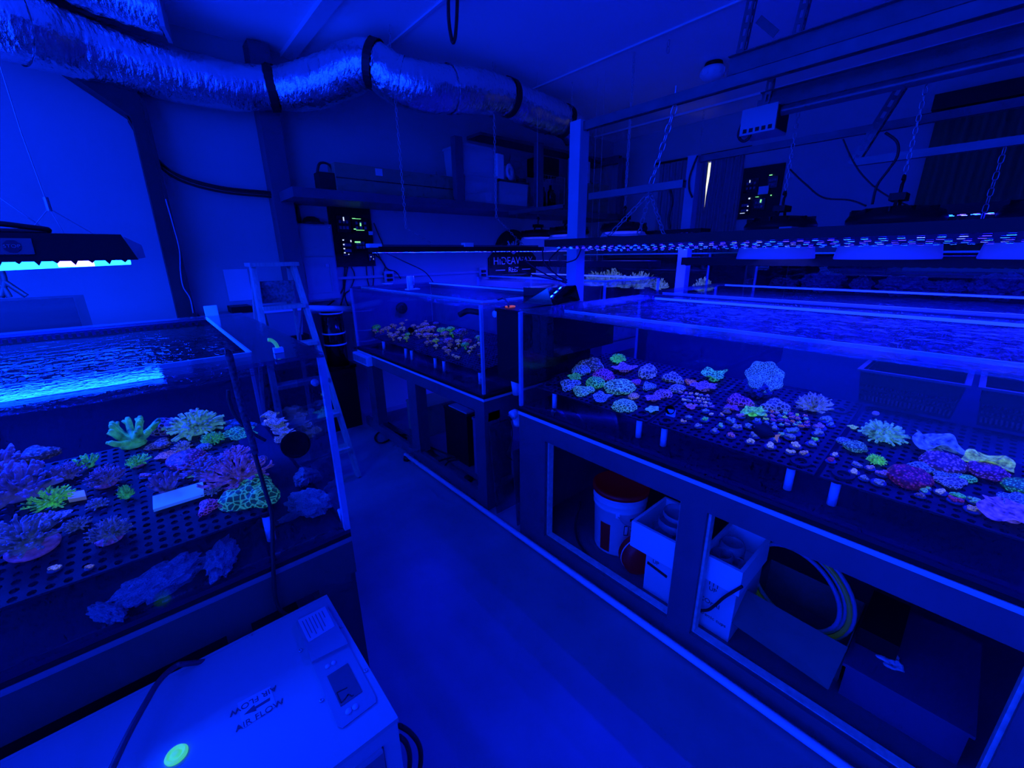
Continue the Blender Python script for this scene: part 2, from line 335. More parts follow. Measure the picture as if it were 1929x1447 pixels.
for i in range(9):
    x = -.022 - i * .042; d = .013 if i % 2 else .007
    MB().slab([(x - .009, HY0 - .001, 1.600), (x, HY0 - .001, 1.598 - d), (x + .009, HY0 - .001, 1.600)], (0, 1, 0), .006).build('lip_tooth', BLACKP, hood)
MB().obox((-.276, HY0 + .019, 1.645), (.043, 0, 0), (0, .0115, .0245), (0, -.002, .0009)).build('sticker', pm('sticker_grey', (.12, .12, .14), .6), hood)
def hfront(x, v): return Vector((x, HY0 + .019 + v * .42 - .003, 1.645 + v * .9))     # point on the slanted front
oc = [hfront(-.278 + .0205 * math.cos(math.radians(22.5 + 45 * k)), .0225 * math.sin(math.radians(22.5 + 45 * k))) for k in range(8)]
MB().slab(oc, (0, -1, .45), .001).build('octagon', pm('stop_octagon', (.02, .02, .05), .6), hood)
text('lettering', 'STOP', .0155, frame(hfront(-.278, 0) + Vector((0, -.0018, .0006)), (1, 0, 0), (0, .42, .9)), pm('stop_letters', (.3, .3, .33), .6), hood)
HYM = 2.26
fer = at(92, 392, 'y', HYM); wires = MB()
for e in (at(50, 437, 'y', HYM), at(122, 442, 'y', HYM), at(180, 442, 'y', HYM)): wires.tube([fer, (e.x, HYM, 1.69)], .0014, 5)
wires.tube([fer, at(40, 250, 'y', HYM), at(2, 130, 'y', HYM), (at(2, 130, 'y', HYM).x - .05, HYM, 3.14)], .0016, 5)
wires.cyl(fer - Vector((0, 0, .01)), fer + Vector((0, 0, .035)), .007, n=8)
wires.build('suspension_wire', ZINC, hood)
MB().tube([at(0, 373, 'y', HYM), at(98, 441, 'y', HYM)], .0018, 5).build('suspension_wire', ZINC, hood)
MB().tube(smooth_path([(-.85, 2.22, 1.72), (-.51, 2.18, 1.726), (-.33, 2.18, 1.72), (-.25, 2.2, 1.711), (-.20, 2.22, 1.703), (-.255, 2.26, 1.699), (-.55, 2.28, 1.701), (-.97, 2.28, 1.701)]), .009, 7).build('power_cord', RUBBER, hood, True)
# long LED panel over the near frag tank (hung a little out of level)
def fzA(x): return 1.6405 - .038 * (x - 1.75)
ledA = thing('led_lamp', 'long black led panel glowing blue and violet above the wide frag tank', 'lamp', (2.05, .2, 1.61))
MB().add([(1.75, -1.3, fzA(1.75)), (2.35, -1.3, fzA(2.35)), (2.35, 1.72, fzA(2.35)), (1.75, 1.72, fzA(1.75)), (1.75, -1.3, 1.676), (2.35, -1.3, 1.668), (2.35, 1.72, 1.668), (1.75, 1.72, 1.676)],
         [(0, 3, 2, 1), (4, 5, 6, 7), (0, 1, 5, 4), (1, 2, 6, 5), (2, 3, 7, 6), (3, 0, 4, 7)]).build('housing', BLACKP, ledA)
led_array(ledA, [1.81, 1.93, 2.05, 2.17, 2.29], -1.28, 1.69, .045, fzA, (.009, .0045), seed=3)
for y in (1.35, .55, -.3): MB().box((1.80, y - .02, 1.674), (2.3, y + .02, 1.684)).build('cross_rail', GALV, ledA)
# light bars: axis, housing box, rows
def light_bar(label, a, b, z0, z1, w, axis, rows, pitch=.05, seed=1, leds=(0, 1), mat=None):
    """a = (x, y) one end, b = other end"""
    e = thing('led_light_bar', label, 'lamp', ((a[0] + b[0]) / 2, (a[1] + b[1]) / 2, z0))
    if axis == 'y':
        MB().box((a[0] - w / 2, min(a[1], b[1]), z0), (a[0] + w / 2, max(a[1], b[1]), z1)).build('housing', mat or BLACKP, e)
        led_array(e, [a[0] + w * (i + .5 - rows / 2) / rows * .8 for i in range(rows)], a[1] + (b[1] - a[1]) * leds[0], a[1] + (b[1] - a[1]) * leds[1], pitch, lambda x: z0, seed=seed)
    else:
        MB().box((min(a[0], b[0]), a[1] - w / 2, z0), (max(a[0], b[0]), a[1] + w / 2, z1)).build('housing', mat or BLACKP, e)
        rr = random.Random(seed); m = MB(); n = int(abs(b[0] - a[0]) * (leds[1] - leds[0]) / pitch)
        for j in range(rows):
            for i in range(n):
                x = a[0] + (b[0] - a[0]) * (leds[0] + (leds[1] - leds[0]) * (i + .5) / n); y = a[1] + w * (j + .5 - rows / 2) / rows * .8
                emitter(m, x, y, z0 - .003, .012, .005, rr.choice((0, 0, 1, 2, 3)))
        o = m.build('led_emitters', LEDS + [BLACKP], e); o['kind'] = 'stuff'
    return e
zb = at(800, 474, 'y', 3.2).z
mb_ = light_bar('slim black led bar across the tank of fluffy corals', (1.40, 3.2), (3.15, 3.2), zb, zb + .036, .2, 'x', 3, seed=5)
MB().box((1.33, 3.11, zb + .03), (1.43, 3.17, zb + .058)).build('end_clip', PVC, mb_)
MB().box((2.19, 3.11, zb + .036), (2.28, 3.17, zb + .07)).build('end_clip', PVC, mb_)
MB().box((1.40, 3.13, zb + .036), (3.1, 3.19, zb + .052)).build('mounting_rail', GALV, mb_)
zk = at(1140, 503, 'x', 3.5).z
light_bar('black led bar behind the wooden post, above the wall tank', (3.5, 2.06), (3.5, 3.75), zk, zk + .06, .22, 'y', 3, seed=7)
kb = bpy.data.objects['led_light_bar.001']
for y in (2.70, 2.78): MB().cyl((3.5, y, zk + .06), (3.5, y, ZC - .001), .0012, n=5).build('hanger_wire', ZINC, kb)
zk = at(1600, 501, 'x', 3.25).z
light_bar('black led bar below the dome lamps, above the middle row tank', (3.25, -1.2), (3.25, 1.62), zk, zk + .055, .24, 'y', 4, pitch=.045, seed=8)
zk = at(1250, 441, 'x', 3.75).z
light_bar('short lit led bar far behind the hanging chains', (3.75, 1.75), (3.75, 2.42), zk, zk + .03, .18, 'y', 3, pitch=.045, seed=9)
zk = at(1800, 404, 'x', 3.6).z
light_bar('led bar edge catching light before the olive curtain', (3.6, -.6), (3.6, .55), zk, zk + .05, .2, 'y', 3, seed=10)
# dome pendants
SKIRT = clear('frosted_skirt', (.35, .38, .45), 1.4, .3, film=.7, filmcol=(.62, .66, .72))
LENS = em('pendant_lens', (.03, .04, 1.0), 34.0)
def dome_lamp(x, y, zb, label, s=1.0, hang=None):
    e = thing('dome_pendant', label, 'lamp', (x, y, zb), 'dome pendants above the rear tanks')
    c = (x, y, zb)
    MB().lathe([(.205 * s, 0), (.208 * s, .004), (.188 * s, .12), (.165 * s, .165), (.163 * s, .165), (.186 * s, .118), (.203 * s, .004), (.203 * s, 0)], c, 40).build('skirt', SKIRT, e, True)
    t = MB().lathe([(0, .158), (.17 * s, .158), (.188 * s, .17), (.19 * s, .188), (.175 * s, .215), (.13 * s, .236), (.06 * s, .243), (0, .244)], c, 40)
    t.build('finned_top', BLACKP, e, True)
    for k in range(12):
        a = k * math.pi / 6; MB().obox((x + .145 * s * math.cos(a), y + .145 * s * math.sin(a), zb + .222), (.035 * s * math.cos(a), .035 * s * math.sin(a), 0), (-.003 * math.sin(a), .003 * math.cos(a), 0), (0, 0, .010)).build('fin', BLACKP, e)
    MB().lathe([(0, .148), (.15 * s, .148), (.15 * s, .158), (0, .158)], c, 32).build('lens', LENS, e)
    MB().box((x - .06, y - .03, zb + .268), (x + .06, y + .03, zb + .30)).build('driver', BLACKP, e)
    for sx in (-1, 1): MB().bar((x + sx * .05, y, zb + .272), (x + sx * .07, y, zb + .23), .012, .012).build('bracket_arm', BLACKP, e)
    MB().tube(smooth_path([(x, y, zb + .30), (x, y, zb + .34), (x + .018, y, zb + .36), (x, y, zb + .38), (x - .016, y, zb + .36)]), .007, 7).build('hook', BLACKP, e, True)
    return e
for x, y, lb in ((2.97, .94, 'dome lamp with pale skirt beside the wall controller board'), (2.83, .40, 'dome lamp with pale skirt and thick hook against bare white wall'), (2.85, -.12, 'dome lamp with pale skirt before the olive curtain'),
                 (3.49, 2.40, 'black topped dome lamp hanging from the chained strut'), (3.47, 3.06, 'dome lamp half hidden behind the tall wooden post'), (3.62, 3.66, 'black topped dome lamp hanging before the round wall sign')):
    dome_lamp(x, y, 1.555 if y < 2 else 1.63, lb, 1.0 if y < 2 else 1.12)

# ------------------------------------------------------------------ aquariums, stands, water
def aquarium(label, x0, x1, y0, y1, z0, z1, t=.012, braces=(.1, .1, .1, .1), back=None, cat='aquarium', bmat=None):
    """open glass tank: four panes, floor pane, four flat braces round the rim (widths: x0, x1, y0, y1 side); back = {side: material} for panes of another material"""
    back = back or {}
    e = thing('aquarium', label, cat, ((x0 + x1) / 2, (y0 + y1) / 2, z0))
    MB().box((x0, y0, z0), (x1, y1, z0 + t)).build('floor_pane', BACKB, e)
    for nm, a, b in (('x0', (x0, y0, z0 + t), (x0 + t, y1, z1)), ('x1', (x1 - t, y0, z0 + t), (x1, y1, z1)), ('y0', (x0 + t, y0, z0 + t), (x1 - t, y0 + t, z1)), ('y1', (x0 + t, y1 - t, z0 + t), (x1 - t, y1, z1))):
        MB().box(a, b).build('glass_pane', back.get(nm, GLASS), e)
    bz0, bz1 = z1 - .004, z1 + .007; a, b, c, d = braces
    for q in (((x0 - .001, y0, bz0), (x0 + a, y1, bz1)), ((x1 - b, y0, bz0), (x1 + .001, y1, bz1)), ((x0 + a, y0 - .001, bz0), (x1 - b, y0 + c, bz1)), ((x0 + a, y1 - d, bz0), (x1 - b, y1 + .001, bz1))):
        MB().box(*q).build('rim_brace', bmat or BRACE, e)
    if c > .05:
        for q in (((x0 + a, y0 + c - .004, bz0 - .001), (x1 - b, y0 + c + .001, bz1 + .001)), ((x0 + a - .004, y0 + c, bz0 - .001), (x0 + a + .001, y1 - d, bz1 + .001)), ((x1 - b - .001, y0 + c, bz0 - .001), (x1 - b + .004, y1 - d, bz1 + .001))): MB().box(*q).build('edge_highlight', EDGEHI, e)
    for x, y in ((x0, y0), (x0, y1), (x1, y0), (x1, y1)):
        sx = .016 if x == x0 else -.016; sy = .016 if y == y0 else -.016
        MB().box((min(x - sx * .06, x + sx), min(y - sy * .06, y + sy), z0 + t), (max(x - sx * .06, x + sx), max(y - sy * .06, y + sy), z1 - .006)).build('corner_seam', EDGEG, e)
    return e
def water(label, x0, x1, y0, y1, z0, z1, n=60, amp=.004, seed=0.0, t=.014, mat=None):
    x0 += t; x1 -= t; y0 += t; y1 -= t; nx = n; ny = max(8, int(n * (y1 - y0) / (x1 - x0))); m = MB(); vs = []
    for j in range(ny + 1):
        for i in range(nx + 1):
            x = x0 + (x1 - x0) * i / nx; y = y0 + (y1 - y0) * j / ny
            vs.append((x, y, z1 + amp * noise.fractal(Vector((x * 7, y * 7, seed)), 1.0, 2.0, 3)))
    q = [(j * (nx + 1) + i, j * (nx + 1) + i + 1, (j + 1) * (nx + 1) + i + 1, (j + 1) * (nx + 1) + i) for j in range(ny) for i in range(nx)]
    m.add(vs, q)
    per = [i for i in range(nx + 1)] + [j * (nx + 1) + nx for j in range(1, ny + 1)] + [ny * (nx + 1) + i for i in range(nx - 1, -1, -1)] + [j * (nx + 1) for j in range(ny - 1, 0, -1)]
    P = [vs[k] for k in per]; k = len(P)
    m.cur = 1; m.add(P + [(a, b, z0) for a, b, c in P], [(i, k + i, k + (i + 1) % k, (i + 1) % k) for i in range(k)] + [tuple(range(2 * k - 1, k - 1, -1))])
    return tag(m.build('water', [mat or WATER, WSIDE], None, True), label, 'water', kind='stuff')
# --- left: coral tank under the fluorescent hood
LX0, LX1, LY0, LY1, LZ0, LZ1 = -1.6, .347, 1.2, 2.42, .753, 1.338
aquarium('glass coral tank with wide wet rim under the fluorescent hood', LX0, LX1, LY0, LY1, LZ0, LZ1, .014, (.15, .15, .16, .07), {'y1': BACKB, 'x1': SIDEB}, bmat=LBRACE)
LW = at(200, 757, 'y', LY0).z
water('rippled water of the coral tank under the fluorescent hood', LX0, LX1, LY0, LY1, LZ0 + .015, LW, 70, .004, 1.3)
def stand_box(m, a, b): m.box(a, b)
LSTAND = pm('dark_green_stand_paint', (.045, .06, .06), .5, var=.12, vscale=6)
ls = thing('tank_stand', 'dark wooden stand under the coral tank behind the chiller', 'stand', (-.6, 1.8, 0))
MB().box((LX0, LY0 - .002, .722), (LX1, LY1, .738)).build('top_board', pm('stand_edge_grey', (.16, .17, .2), .5), ls)
MB().box((LX0, LY0, .738), (LX1, LY1, .7525)).build('foam_mat', BLACKP, ls)
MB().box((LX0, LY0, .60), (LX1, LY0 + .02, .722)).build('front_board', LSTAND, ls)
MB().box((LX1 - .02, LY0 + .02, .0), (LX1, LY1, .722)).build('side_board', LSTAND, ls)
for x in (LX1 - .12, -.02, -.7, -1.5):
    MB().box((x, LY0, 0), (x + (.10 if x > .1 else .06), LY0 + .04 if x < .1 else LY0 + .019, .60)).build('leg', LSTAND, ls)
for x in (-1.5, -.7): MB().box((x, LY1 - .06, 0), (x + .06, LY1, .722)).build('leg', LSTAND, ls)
MB().box((LX0 + .1, LY0 + .3, .0), (.25, LY1 - .1, .02)).build('bottom_board', BLACKP, ls)
wc = thing('overflow_weir', 'black overflow comb along the rear rim of the hooded coral tank', 'weir', (-.4, LY1 - .1, 1.2))
MB().box((-1.5, LY1 - .11, 1.17), (.18, LY1 - .10, LW + .006)).build('weir_plate', BLACKP, wc)
for i in range(56):
    x = -1.05 + i * .022
    MB().box((x, LY1 - .11, LW + .006), (x + .011, LY1 - .10, LZ1 - .006)).build('tooth', BLACKP, wc)
# --- right: near frag tank and its stand
BX0, BX1, BY0, BY1, BZ0, BZ1 = 1.42, 2.53, -1.25, 1.575, .80, 1.325
aquarium('wide glass frag tank with perforated racks under the long led lamp', BX0, BX1, BY0, BY1, BZ0, BZ1, .014, (.15, .12, .15, .18), {'x1': BLUEB})
BW = at(1500, 661, 'x', BX0).z
water('choppy water of the wide frag tank', BX0, BX1, BY0, BY1, BZ0 + .015, BW, 60, .004, 4.1)
bs = thing('tank_stand', 'painted plywood stand with open bays under the wide frag tank', 'stand', (1.97, .2, 0))
MB().box((BX0, BY0, .7825), (BX1, BY1, .7995)).build('foam_mat', BLACKP, bs)
MB().box((BX0 - .004, BY0, .765), (BX1, BY1 + .004, .782)).build('top_board', TRIMW, bs)
FX = BX0 + .02
MB().box((BX0, BY0, .668), (FX, BY1, .765)).build('front_rail', WOODP, bs)
MB().box((BX0, BY0, .0), (FX, BY1, .085)).build('bottom_rail', WOODP, bs)
for a, b in ((1.375, BY1), (.53, .633), (-.36, -.262), (BY0, BY0 + .1)):
    MB().box((BX0, a, .085), (FX, b, .668)).build('upright', WOODP, bs)
for a, b in ((.633, 1.375), (-.262, .53)):                       # pale sawn edges of the bay openings
    MB().box((FX, a - .012, .070), (FX + .035, b + .012, .090)).build('sill_board', PLYEDGE, bs)
    MB().box((FX, b - .010, .090), (FX + .035, b + .008, .668)).build('bay_edge', PLYEDGE, bs)
    MB().box((FX, a - .008, .090), (FX + .035, a + .010, .668)).build('bay_edge', PLYEDGE, bs)
MB().box((FX, BY1 - .02, 0), (BX1, BY1, .765)).build('end_board', WOODP, bs)
MB().box((BX1 - .02, BY0, 0), (BX1, BY1 - .02, .765)).build('rear_board', STEEL_DARK, bs)
MB().box((FX, BY0, .03), (BX1 - .02, BY1 - .02, .066)).build('bottom_board', WOODP, bs)
tag(MB().tube([(1.366, 2.93, .03), (1.372, -1.2, .03)], .016, 10).build('floor_pipe', PVC, None, True), 'white pipe lying along the floor before the tank stands', 'pipe')
# --- middle: tank of fluffy corals
MX0, MX1, MY0, MY1, MZ0, MZ1 = 1.41, 2.24, 1.88, 3.82, .79, 1.338
aquarium('glass tank of fluffy coral heads beyond the aisle corner', MX0, MX1, MY0, MY1, MZ0, MZ1, .012, (.07, .07, .07, .09), {'x1': HAZEB, 'y1': HAZEB})
MW = at(780, 566, 'x', MX0).z
water('still water of the tank of fluffy coral heads', MX0, MX1, MY0, MY1, MZ0 + .013, MW, 50, .002, 7.7)
ms = thing('tank_stand', 'dark blue painted open stand under the fluffy coral tank', 'stand', (1.82, 2.85, 0))
MB().box((MX0, MY0, .772), (MX1, MY1, .7895)).build('foam_mat', BLACKP, ms)
MB().box((MX0 - .004, MY0 - .004, .757), (MX1, MY1, .772)).build('top_board', TRIMW, ms)
MB().box((MX0, MY0, .675), (MX0 + .03, MY1, .757)).build('front_rail', WOODP, ms)
MB().box((MX0 + .03, MY0, .62), (MX1, MY0 + .03, .757)).build('end_rail', WOODP, ms)
MB().box((MX0, MY0 + .1, .02), (MX0 + .03, MY1, .10)).build('bottom_rail', WOODP, ms)
for y in (MY0, 2.74, 3.52):
    MB().box((MX0, y, 0 if y == MY0 else .10), (MX0 + (.12 if y == MY0 else .09), y + (.1 if y == MY0 else .13), .675)).build('leg', WOODP, ms)
    MB().box((MX1 - .09, y, 0), (MX1, y + .1, .757)).build('leg', WOODP, ms)
MB().box((MX0 + .12, MY0 + .1, .06), (MX1 - .09, MY1, .08)).build('bottom_board', WOODP, ms)
# --- further tanks
def plain_stand(label, x0, x1, y0, y1, z):
    e = thing('tank_stand', label, 'stand', ((x0 + x1) / 2, (y0 + y1) / 2, 0))
    MB().box((x0, y0, z - .1), (x1, y1, z - .001)).build('top_frame', WOODP, e)
    for x in (x0, x1 - .09):
        for y in (y0, y1 - .09): MB().box((x, y, 0), (x + .09, y + .09, z - .1)).build('leg', WOODP, e)
aquarium('second wide glass tank behind the near frag tank', 2.66, 3.88, -1.25, 1.66, .80, 1.325, .012, (.1, .1, .1, .12), {'x0': BLUEB})
water('blue lit water of the second wide tank', 2.66, 3.88, -1.25, 1.66, .813, 1.285, 50, .004, 9.3); plain_stand('dark stand under the second wide tank', 2.66, 3.88, -1.25, 1.66, .80)
aquarium('low glass tank under the row of distant dome lamps', 2.98, 3.86, 2.2, 4.02, .82, 1.365, .012, (.08, .08, .08, .08), {})
water('water of the low tank under the distant dome lamps', 2.98, 3.86, 2.2, 4.02, .833, 1.325, 30, .003, 11.3); plain_stand('stand of the low tank under the distant dome lamps', 2.98, 3.86, 2.2, 4.02, .82)
aquarium('display tank of pale branching corals at the curtained wall', 4.35, 5.35, 1.95, 4.02, .9, 1.585, .012, (.06, .06, .06, .06), {'x1': BLUEB})
water('water of the display tank at the curtained wall', 4.35, 5.35, 1.95, 4.02, .913, 1.55, 30, .003, 13.3); plain_stand('stand of the display tank at the curtained wall', 4.35, 5.35, 1.95, 4.02, .9)
aquarium('dark rock-filled tank before the olive curtain', 4.45, 5.35, -1.3, 1.55, .9, 1.575, .012, (.06, .06, .06, .06), {'x1': BACKB, 'y1': BACKB})
water('dark water of the rock-filled tank', 4.45, 5.35, -1.3, 1.55, .913, 1.54, 30, .003, 15.3); plain_stand('stand of the rock-filled tank', 4.45, 5.35, -1.3, 1.55, .9)

# ------------------------------------------------------------------ perforated racks on pipe legs
def rack(label, P0, eu, ev, nu, nv, pitch, legs, zfloor, rings=(), hole=.30, cat='rack', mat=None):
    """perforated sheet: P0 corner, eu / ev unit vectors; every hole is cut"""
    P0, eu, ev = Vector(P0), Vector(eu).normalized(), Vector(ev).normalized(); n = eu.cross(ev).normalized()
    if n.z < 0: n = -n
    e = thing('coral_rack', label, cat, P0 + eu * nu * pitch / 2 + ev * nv * pitch / 2 - n * .006)
    m = MB(); t = .006; K = 8
    for i in range(nu):
        for j in range(nv):
            c = P0 + eu * (i + .5) * pitch + ev * (j + .5) * pitch
            sq = [(1, 0), (1, 1), (0, 1), (-1, 1), (-1, 0), (-1, -1), (0, -1), (1, -1)]
            out = [c + eu * a * pitch / 2 + ev * b * pitch / 2 for a, b in sq]
            inn = [c + pitch * hole * (eu * math.cos(k * math.pi / 4) + ev * math.sin(k * math.pi / 4)) for k in range(K)]
            low = [p - n * t for p in inn]
            m.add(out + inn + low, [(k, (k + 1) % K, K + (k + 1) % K, K + k) for k in range(K)] + [(K + k, K + (k + 1) % K, 2 * K + (k + 1) % K, 2 * K + k) for k in range(K)])
    A, B, C, D = P0, P0 + eu * nu * pitch, P0 + eu * nu * pitch + ev * nv * pitch, P0 + ev * nv * pitch
    for a, b in ((A, B), (B, C), (C, D), (D, A)): m.quad(a, b, b - n * t, a - n * t)
    m.build('perforated_sheet', mat or RACKM, e)
    for (a, b) in rings:
        c = P0 + eu * a + ev * b
        rg = MB().lathe([(.030, .0), (.030, .007), (.017, .007), (.017, .0)], c + n * .0005, 20, n); rg.build('leg_collar', mat or RACKM, e)
    for (x, y) in legs:
        # height of the sheet over this point
        zt = P0.z + ((x - P0.x) * -n.x + (y - P0.y) * -n.y) / n.z - .008
        lg = MB().cyl((x, y, zfloor), (x, y, zt - .012), .013, n=14).build('pipe_leg', PVC, e, True)
        MB().cyl((x, y, zt - .014), (x, y, zt), .017, n=12).build('leg_cap', BLACKP, e)
    return e
TILT = .146
bz = lambda x: .915 + TILT * (x - 1.5)
eux = Vector((1, 0, TILT)).normalized()
BN = eux.cross(Vector((0, 1, 0))).normalized(); BP0 = Vector((1.5, 0, .915))
for lb, y1, y0, lg in (('dark perforated rack of brain corals beside the overflow', 1.53, .855, ((1.535, 1.42), (1.535, .91))), ('dark perforated rack crowded with tiny coral frags', .84, .255, ((1.535, .79), (1.535, .325))), ('dark perforated rack below the two baskets', .24, -.62, ((1.535, .20), (1.535, -.5)))):
    nv = int((y1 - y0) / .0285)
    rack(lb, (1.5, y0, .915), eux, (0, 1, 0), 21, nv, (y1 - y0) / nv, lg, .815, ((.045, .05), (.045, y1 - y0 - .05), (.50, .05)))
LT = .14
evy = Vector((0, 1, LT)).normalized(); LP0 = Vector((0, 1.285, .876)); LN = Vector((1, 0, 0)).cross(evy).normalized()
rack('dark perforated rack of branching corals under the fluorescent hood', (-1.2, 1.285, .876), (1, 0, 0), evy, 46, 22, .0295, ((.145, 1.31), (-.9, 1.31)), .768)
mez = Vector((1, 0, .12)).normalized(); MP0 = Vector((1.5, 0, .90)); MN = mez.cross(Vector((0, 1, 0))).normalized()
rack('dark perforated rack crowded with fluffy coral heads', (1.5, 2.03, .90), mez, (0, 1, 0), 22, 56, .0285, ((1.53, 2.02 + .05), (1.53, 2.50), (1.53, 2.62), (1.53, 2.98), (1.53, 3.08), (1.53, 3.5)), .803)

# ------------------------------------------------------------------ corals
def on_plane(px, py, P0, n):
    d = ray(px, py); return EYEP + d * ((P0 - EYEP).dot(n) / d.dot(n))
def m_dome(seed, h=.62, amp=.16, cell=5.0, n=36, rings=12, fold=0.0):
    m = MB(); vs = []; o = Vector((seed * 3.1, seed * 1.7, seed))
    for i in range(rings + 1):
        t = i / rings * math.pi * .56
        for k in range(n):
            a = 2 * math.pi * k / n; d = Vector((math.sin(t) * math.cos(a), math.sin(t) * math.sin(a), math.cos(t)))
            v = noise.voronoi(d * cell + o)[0]; rr = 1 + amp * (min(v[1] - v[0], .5) * -1.6 + .2) + .14 * noise.noise(d * 1.6 + o)
            rr *= 1 + fold * math.sin(3 * a + seed) * math.sin(t)
            vs.append((d.x * rr, d.y * rr, max(-.02, (d.z + .18) * rr * h)))
    m.add(vs, [(i * n + k, i * n + (k + 1) % n, (i + 1) * n + (k + 1) % n, (i + 1) * n + k) for i in range(rings) for k in range(n)])
    return m.mesh('dome_coral', pm('coral_default', (.3, .3, .4)), True)
def m_branch(seed, nb=30, sub=4, r=.06, up=.9):
    """bushy colony: forked stems rising from a foot, each ending in a tuft of blunt nubs"""
    rr = random.Random(seed); m = MB(); m.lathe([(0, 0), (.34, 0), (.3, .05), (.2, .14), (.15, .3), (0, .4)], n=10)
    for i in range(nb):
        t = math.acos(1 - .98 * (i + .5) / nb); a = i * 2.39996 + rr.uniform(-.2, .2)
        d = Vector((math.sin(t) * math.cos(a), math.sin(t) * math.sin(a), max(.08, math.cos(t)) * up)); L = rr.uniform(.78, 1.0)
        p0 = Vector((d.x * .12, d.y * .12, .16)); p2 = Vector((0, 0, .14)) + d * L; p1 = p0.lerp(p2, .55) - Vector((0, 0, .04))
        m.tube([p0, p1, p2, p2 + d * r * .7], [r * 1.25, r * 1.05, r * .85, r * .3], 6)
        for k in range(sub):
            b = p0.lerp(p2, rr.uniform(.5, .97)); e = b + (d * .8 + Vector((rr.uniform(-.9, .9), rr.uniform(-.9, .9), rr.uniform(.1, .9)))).normalized() * rr.uniform(.12, .2)
            m.tube([b, e, e + (e - b) * .2], [r * .8, r * .62, r * .25], 5)
    return m.mesh('branching_coral', MATS['coral_default'], True)
def m_plate(seed, wav=.12, stem=True, lobes=4):
    rr = random.Random(seed); m = MB(); n = 40; R_ = 7; vs = []
    for side in (0, 1):
        for i in range(R_ + 1):
            for k in range(n):
                a = 2 * math.pi * k / n; q = i / R_; e = 1 + .16 * math.sin(lobes * a + seed) + .08 * math.sin(7 * a)
                z = .34 + q * q * .22 + wav * q * math.sin(lobes * a + seed * 2) + .05 * noise.noise(Vector((q * math.cos(a) * 5, q * math.sin(a) * 5, seed)))
                vs.append((q * e * math.cos(a), q * e * math.sin(a), z - (.07 * (1.2 - q) if side else 0)))
    o = (R_ + 1) * n
    f = [(i * n + k, i * n + (k + 1) % n, (i + 1) * n + (k + 1) % n, (i + 1) * n + k) for i in range(R_) for k in range(n)]
    m.add(vs, f + [tuple(o + x for x in reversed(q)) for q in f] + [(R_ * n + k, R_ * n + (k + 1) % n, o + R_ * n + (k + 1) % n, o + R_ * n + k) for k in range(n)])
    if stem: m.lathe([(.45, 0), (.3, .12), (.22, .3), (.3, .36)], n=12)
    return m.mesh('plate_coral', MATS['coral_default'], True)
def m_fluffy(seed):
    m = MB(); o = Vector((seed, seed * 2.3, 0)); bm = bmesh.new(); bmesh.ops.create_icosphere(bm, subdivisions=4, radius=1.0); vs = []
    for v in bm.verts:
        d = v.co.normalized(); w = noise.voronoi(d * 4.6 + o)[0]; k = 1 + .30 * (.34 - min(w[0], .8)) + .10 * noise.noise(d * 2 + o)
        zz = d.z * .72 * k if d.z > -.25 else -.18 * k
        vs.append((d.x * k, d.y * k, 1.45 + zz))
    m.add(vs, [tuple(v.index for v in f.verts) for f in bm.faces]); bm.free()
    m.lathe([(.34, 0), (.26, .2), (.24, .8), (.5, 1.35)], n=9)
    return m.mesh('fluffy_coral', MATS['coral_default'], True)
def m_tentacle(seed, n=120):
    rr = random.Random(seed); m = MB(); m.lathe([(.5, 0), (.62, .18), (.5, .4), (.2, .52), (0, .54)], n=14)
    for i in range(n):
        t = math.acos(1 - rr.random() * 1.05); a = rr.uniform(0, 6.283); d = Vector((math.sin(t) * math.cos(a), math.sin(t) * math.sin(a), math.cos(t) * .8))
        p = Vector((d.x * .55, d.y * .55, .12 + d.z * .5)); e = p + d * rr.uniform(.3, .5) + Vector((rr.uniform(-.1, .1), rr.uniform(-.1, .1), rr.uniform(-.08, .1)))
        m.tube([p, p.lerp(e, .6) + Vector((0, 0, .03)), e], [.055, .048, .06], 5)
    return m.mesh('tentacle_coral', MATS['coral_default'], True)
PLUGM = pm('frag_plug', (.12, .12, .14), .7, var=.4, vscale=6)
def m_frag(seed):
    rr = random.Random(seed); m = MB(); m.cur = 1; m.lathe([(0, 0), (.95, 0), (1.0, .10), (.9, .26), (.6, .3), (0, .3)], n=14); m.cur = 0
    for i in range(9):
        a = i * .9 + rr.random(); q = rr.uniform(.1, .66); m.ico((q * math.cos(a), q * math.sin(a), .36 + rr.uniform(0, .35)), rr.uniform(.24, .40), 1, (1, 1, .8), .25, 3, seed + i)
    return m.mesh('coral_frag', [MATS['coral_default'], PLUGM], True)
def m_finger(seed, n=11):
    rr = random.Random(seed); m = MB(); m.lathe([(0, 0), (.4, 0), (.3, .14), (.2, .3)], n=10)
    for i in range(n):
        a = rr.uniform(0, 6.283); s = rr.uniform(.35, 1.0)
        p = [Vector((0, 0, .12)), Vector((math.cos(a) * s * .45, math.sin(a) * s * .45, .3)), Vector((math.cos(a) * s * .8, math.sin(a) * s * .8, .5 + .3 * (1 - s))), Vector((math.cos(a) * s, math.sin(a) * s, .72 + .5 * (1 - s)))]
        m.tube(smooth_path(p, 3), [.12] * 4 + [.105] * 3 + [.10, .09, .05], 8)
        q = p[2]; b = a + rr.choice((-1, 1)) * .9
        m.tube([q, q + Vector((math.cos(b) * .2, math.sin(b) * .2, .16))], [.085, .05], 7)
    return m.mesh('finger_coral', MATS['coral_default'], True)
def m_rock(seed, sq=(1, .8, .5), amp=.55, fr=2.2, sub=4):
    m = MB().ico((0, 0, sq[2] * .7), 1.0, sub, sq, amp, fr, seed); return m.mesh('rock', ROCK, False)
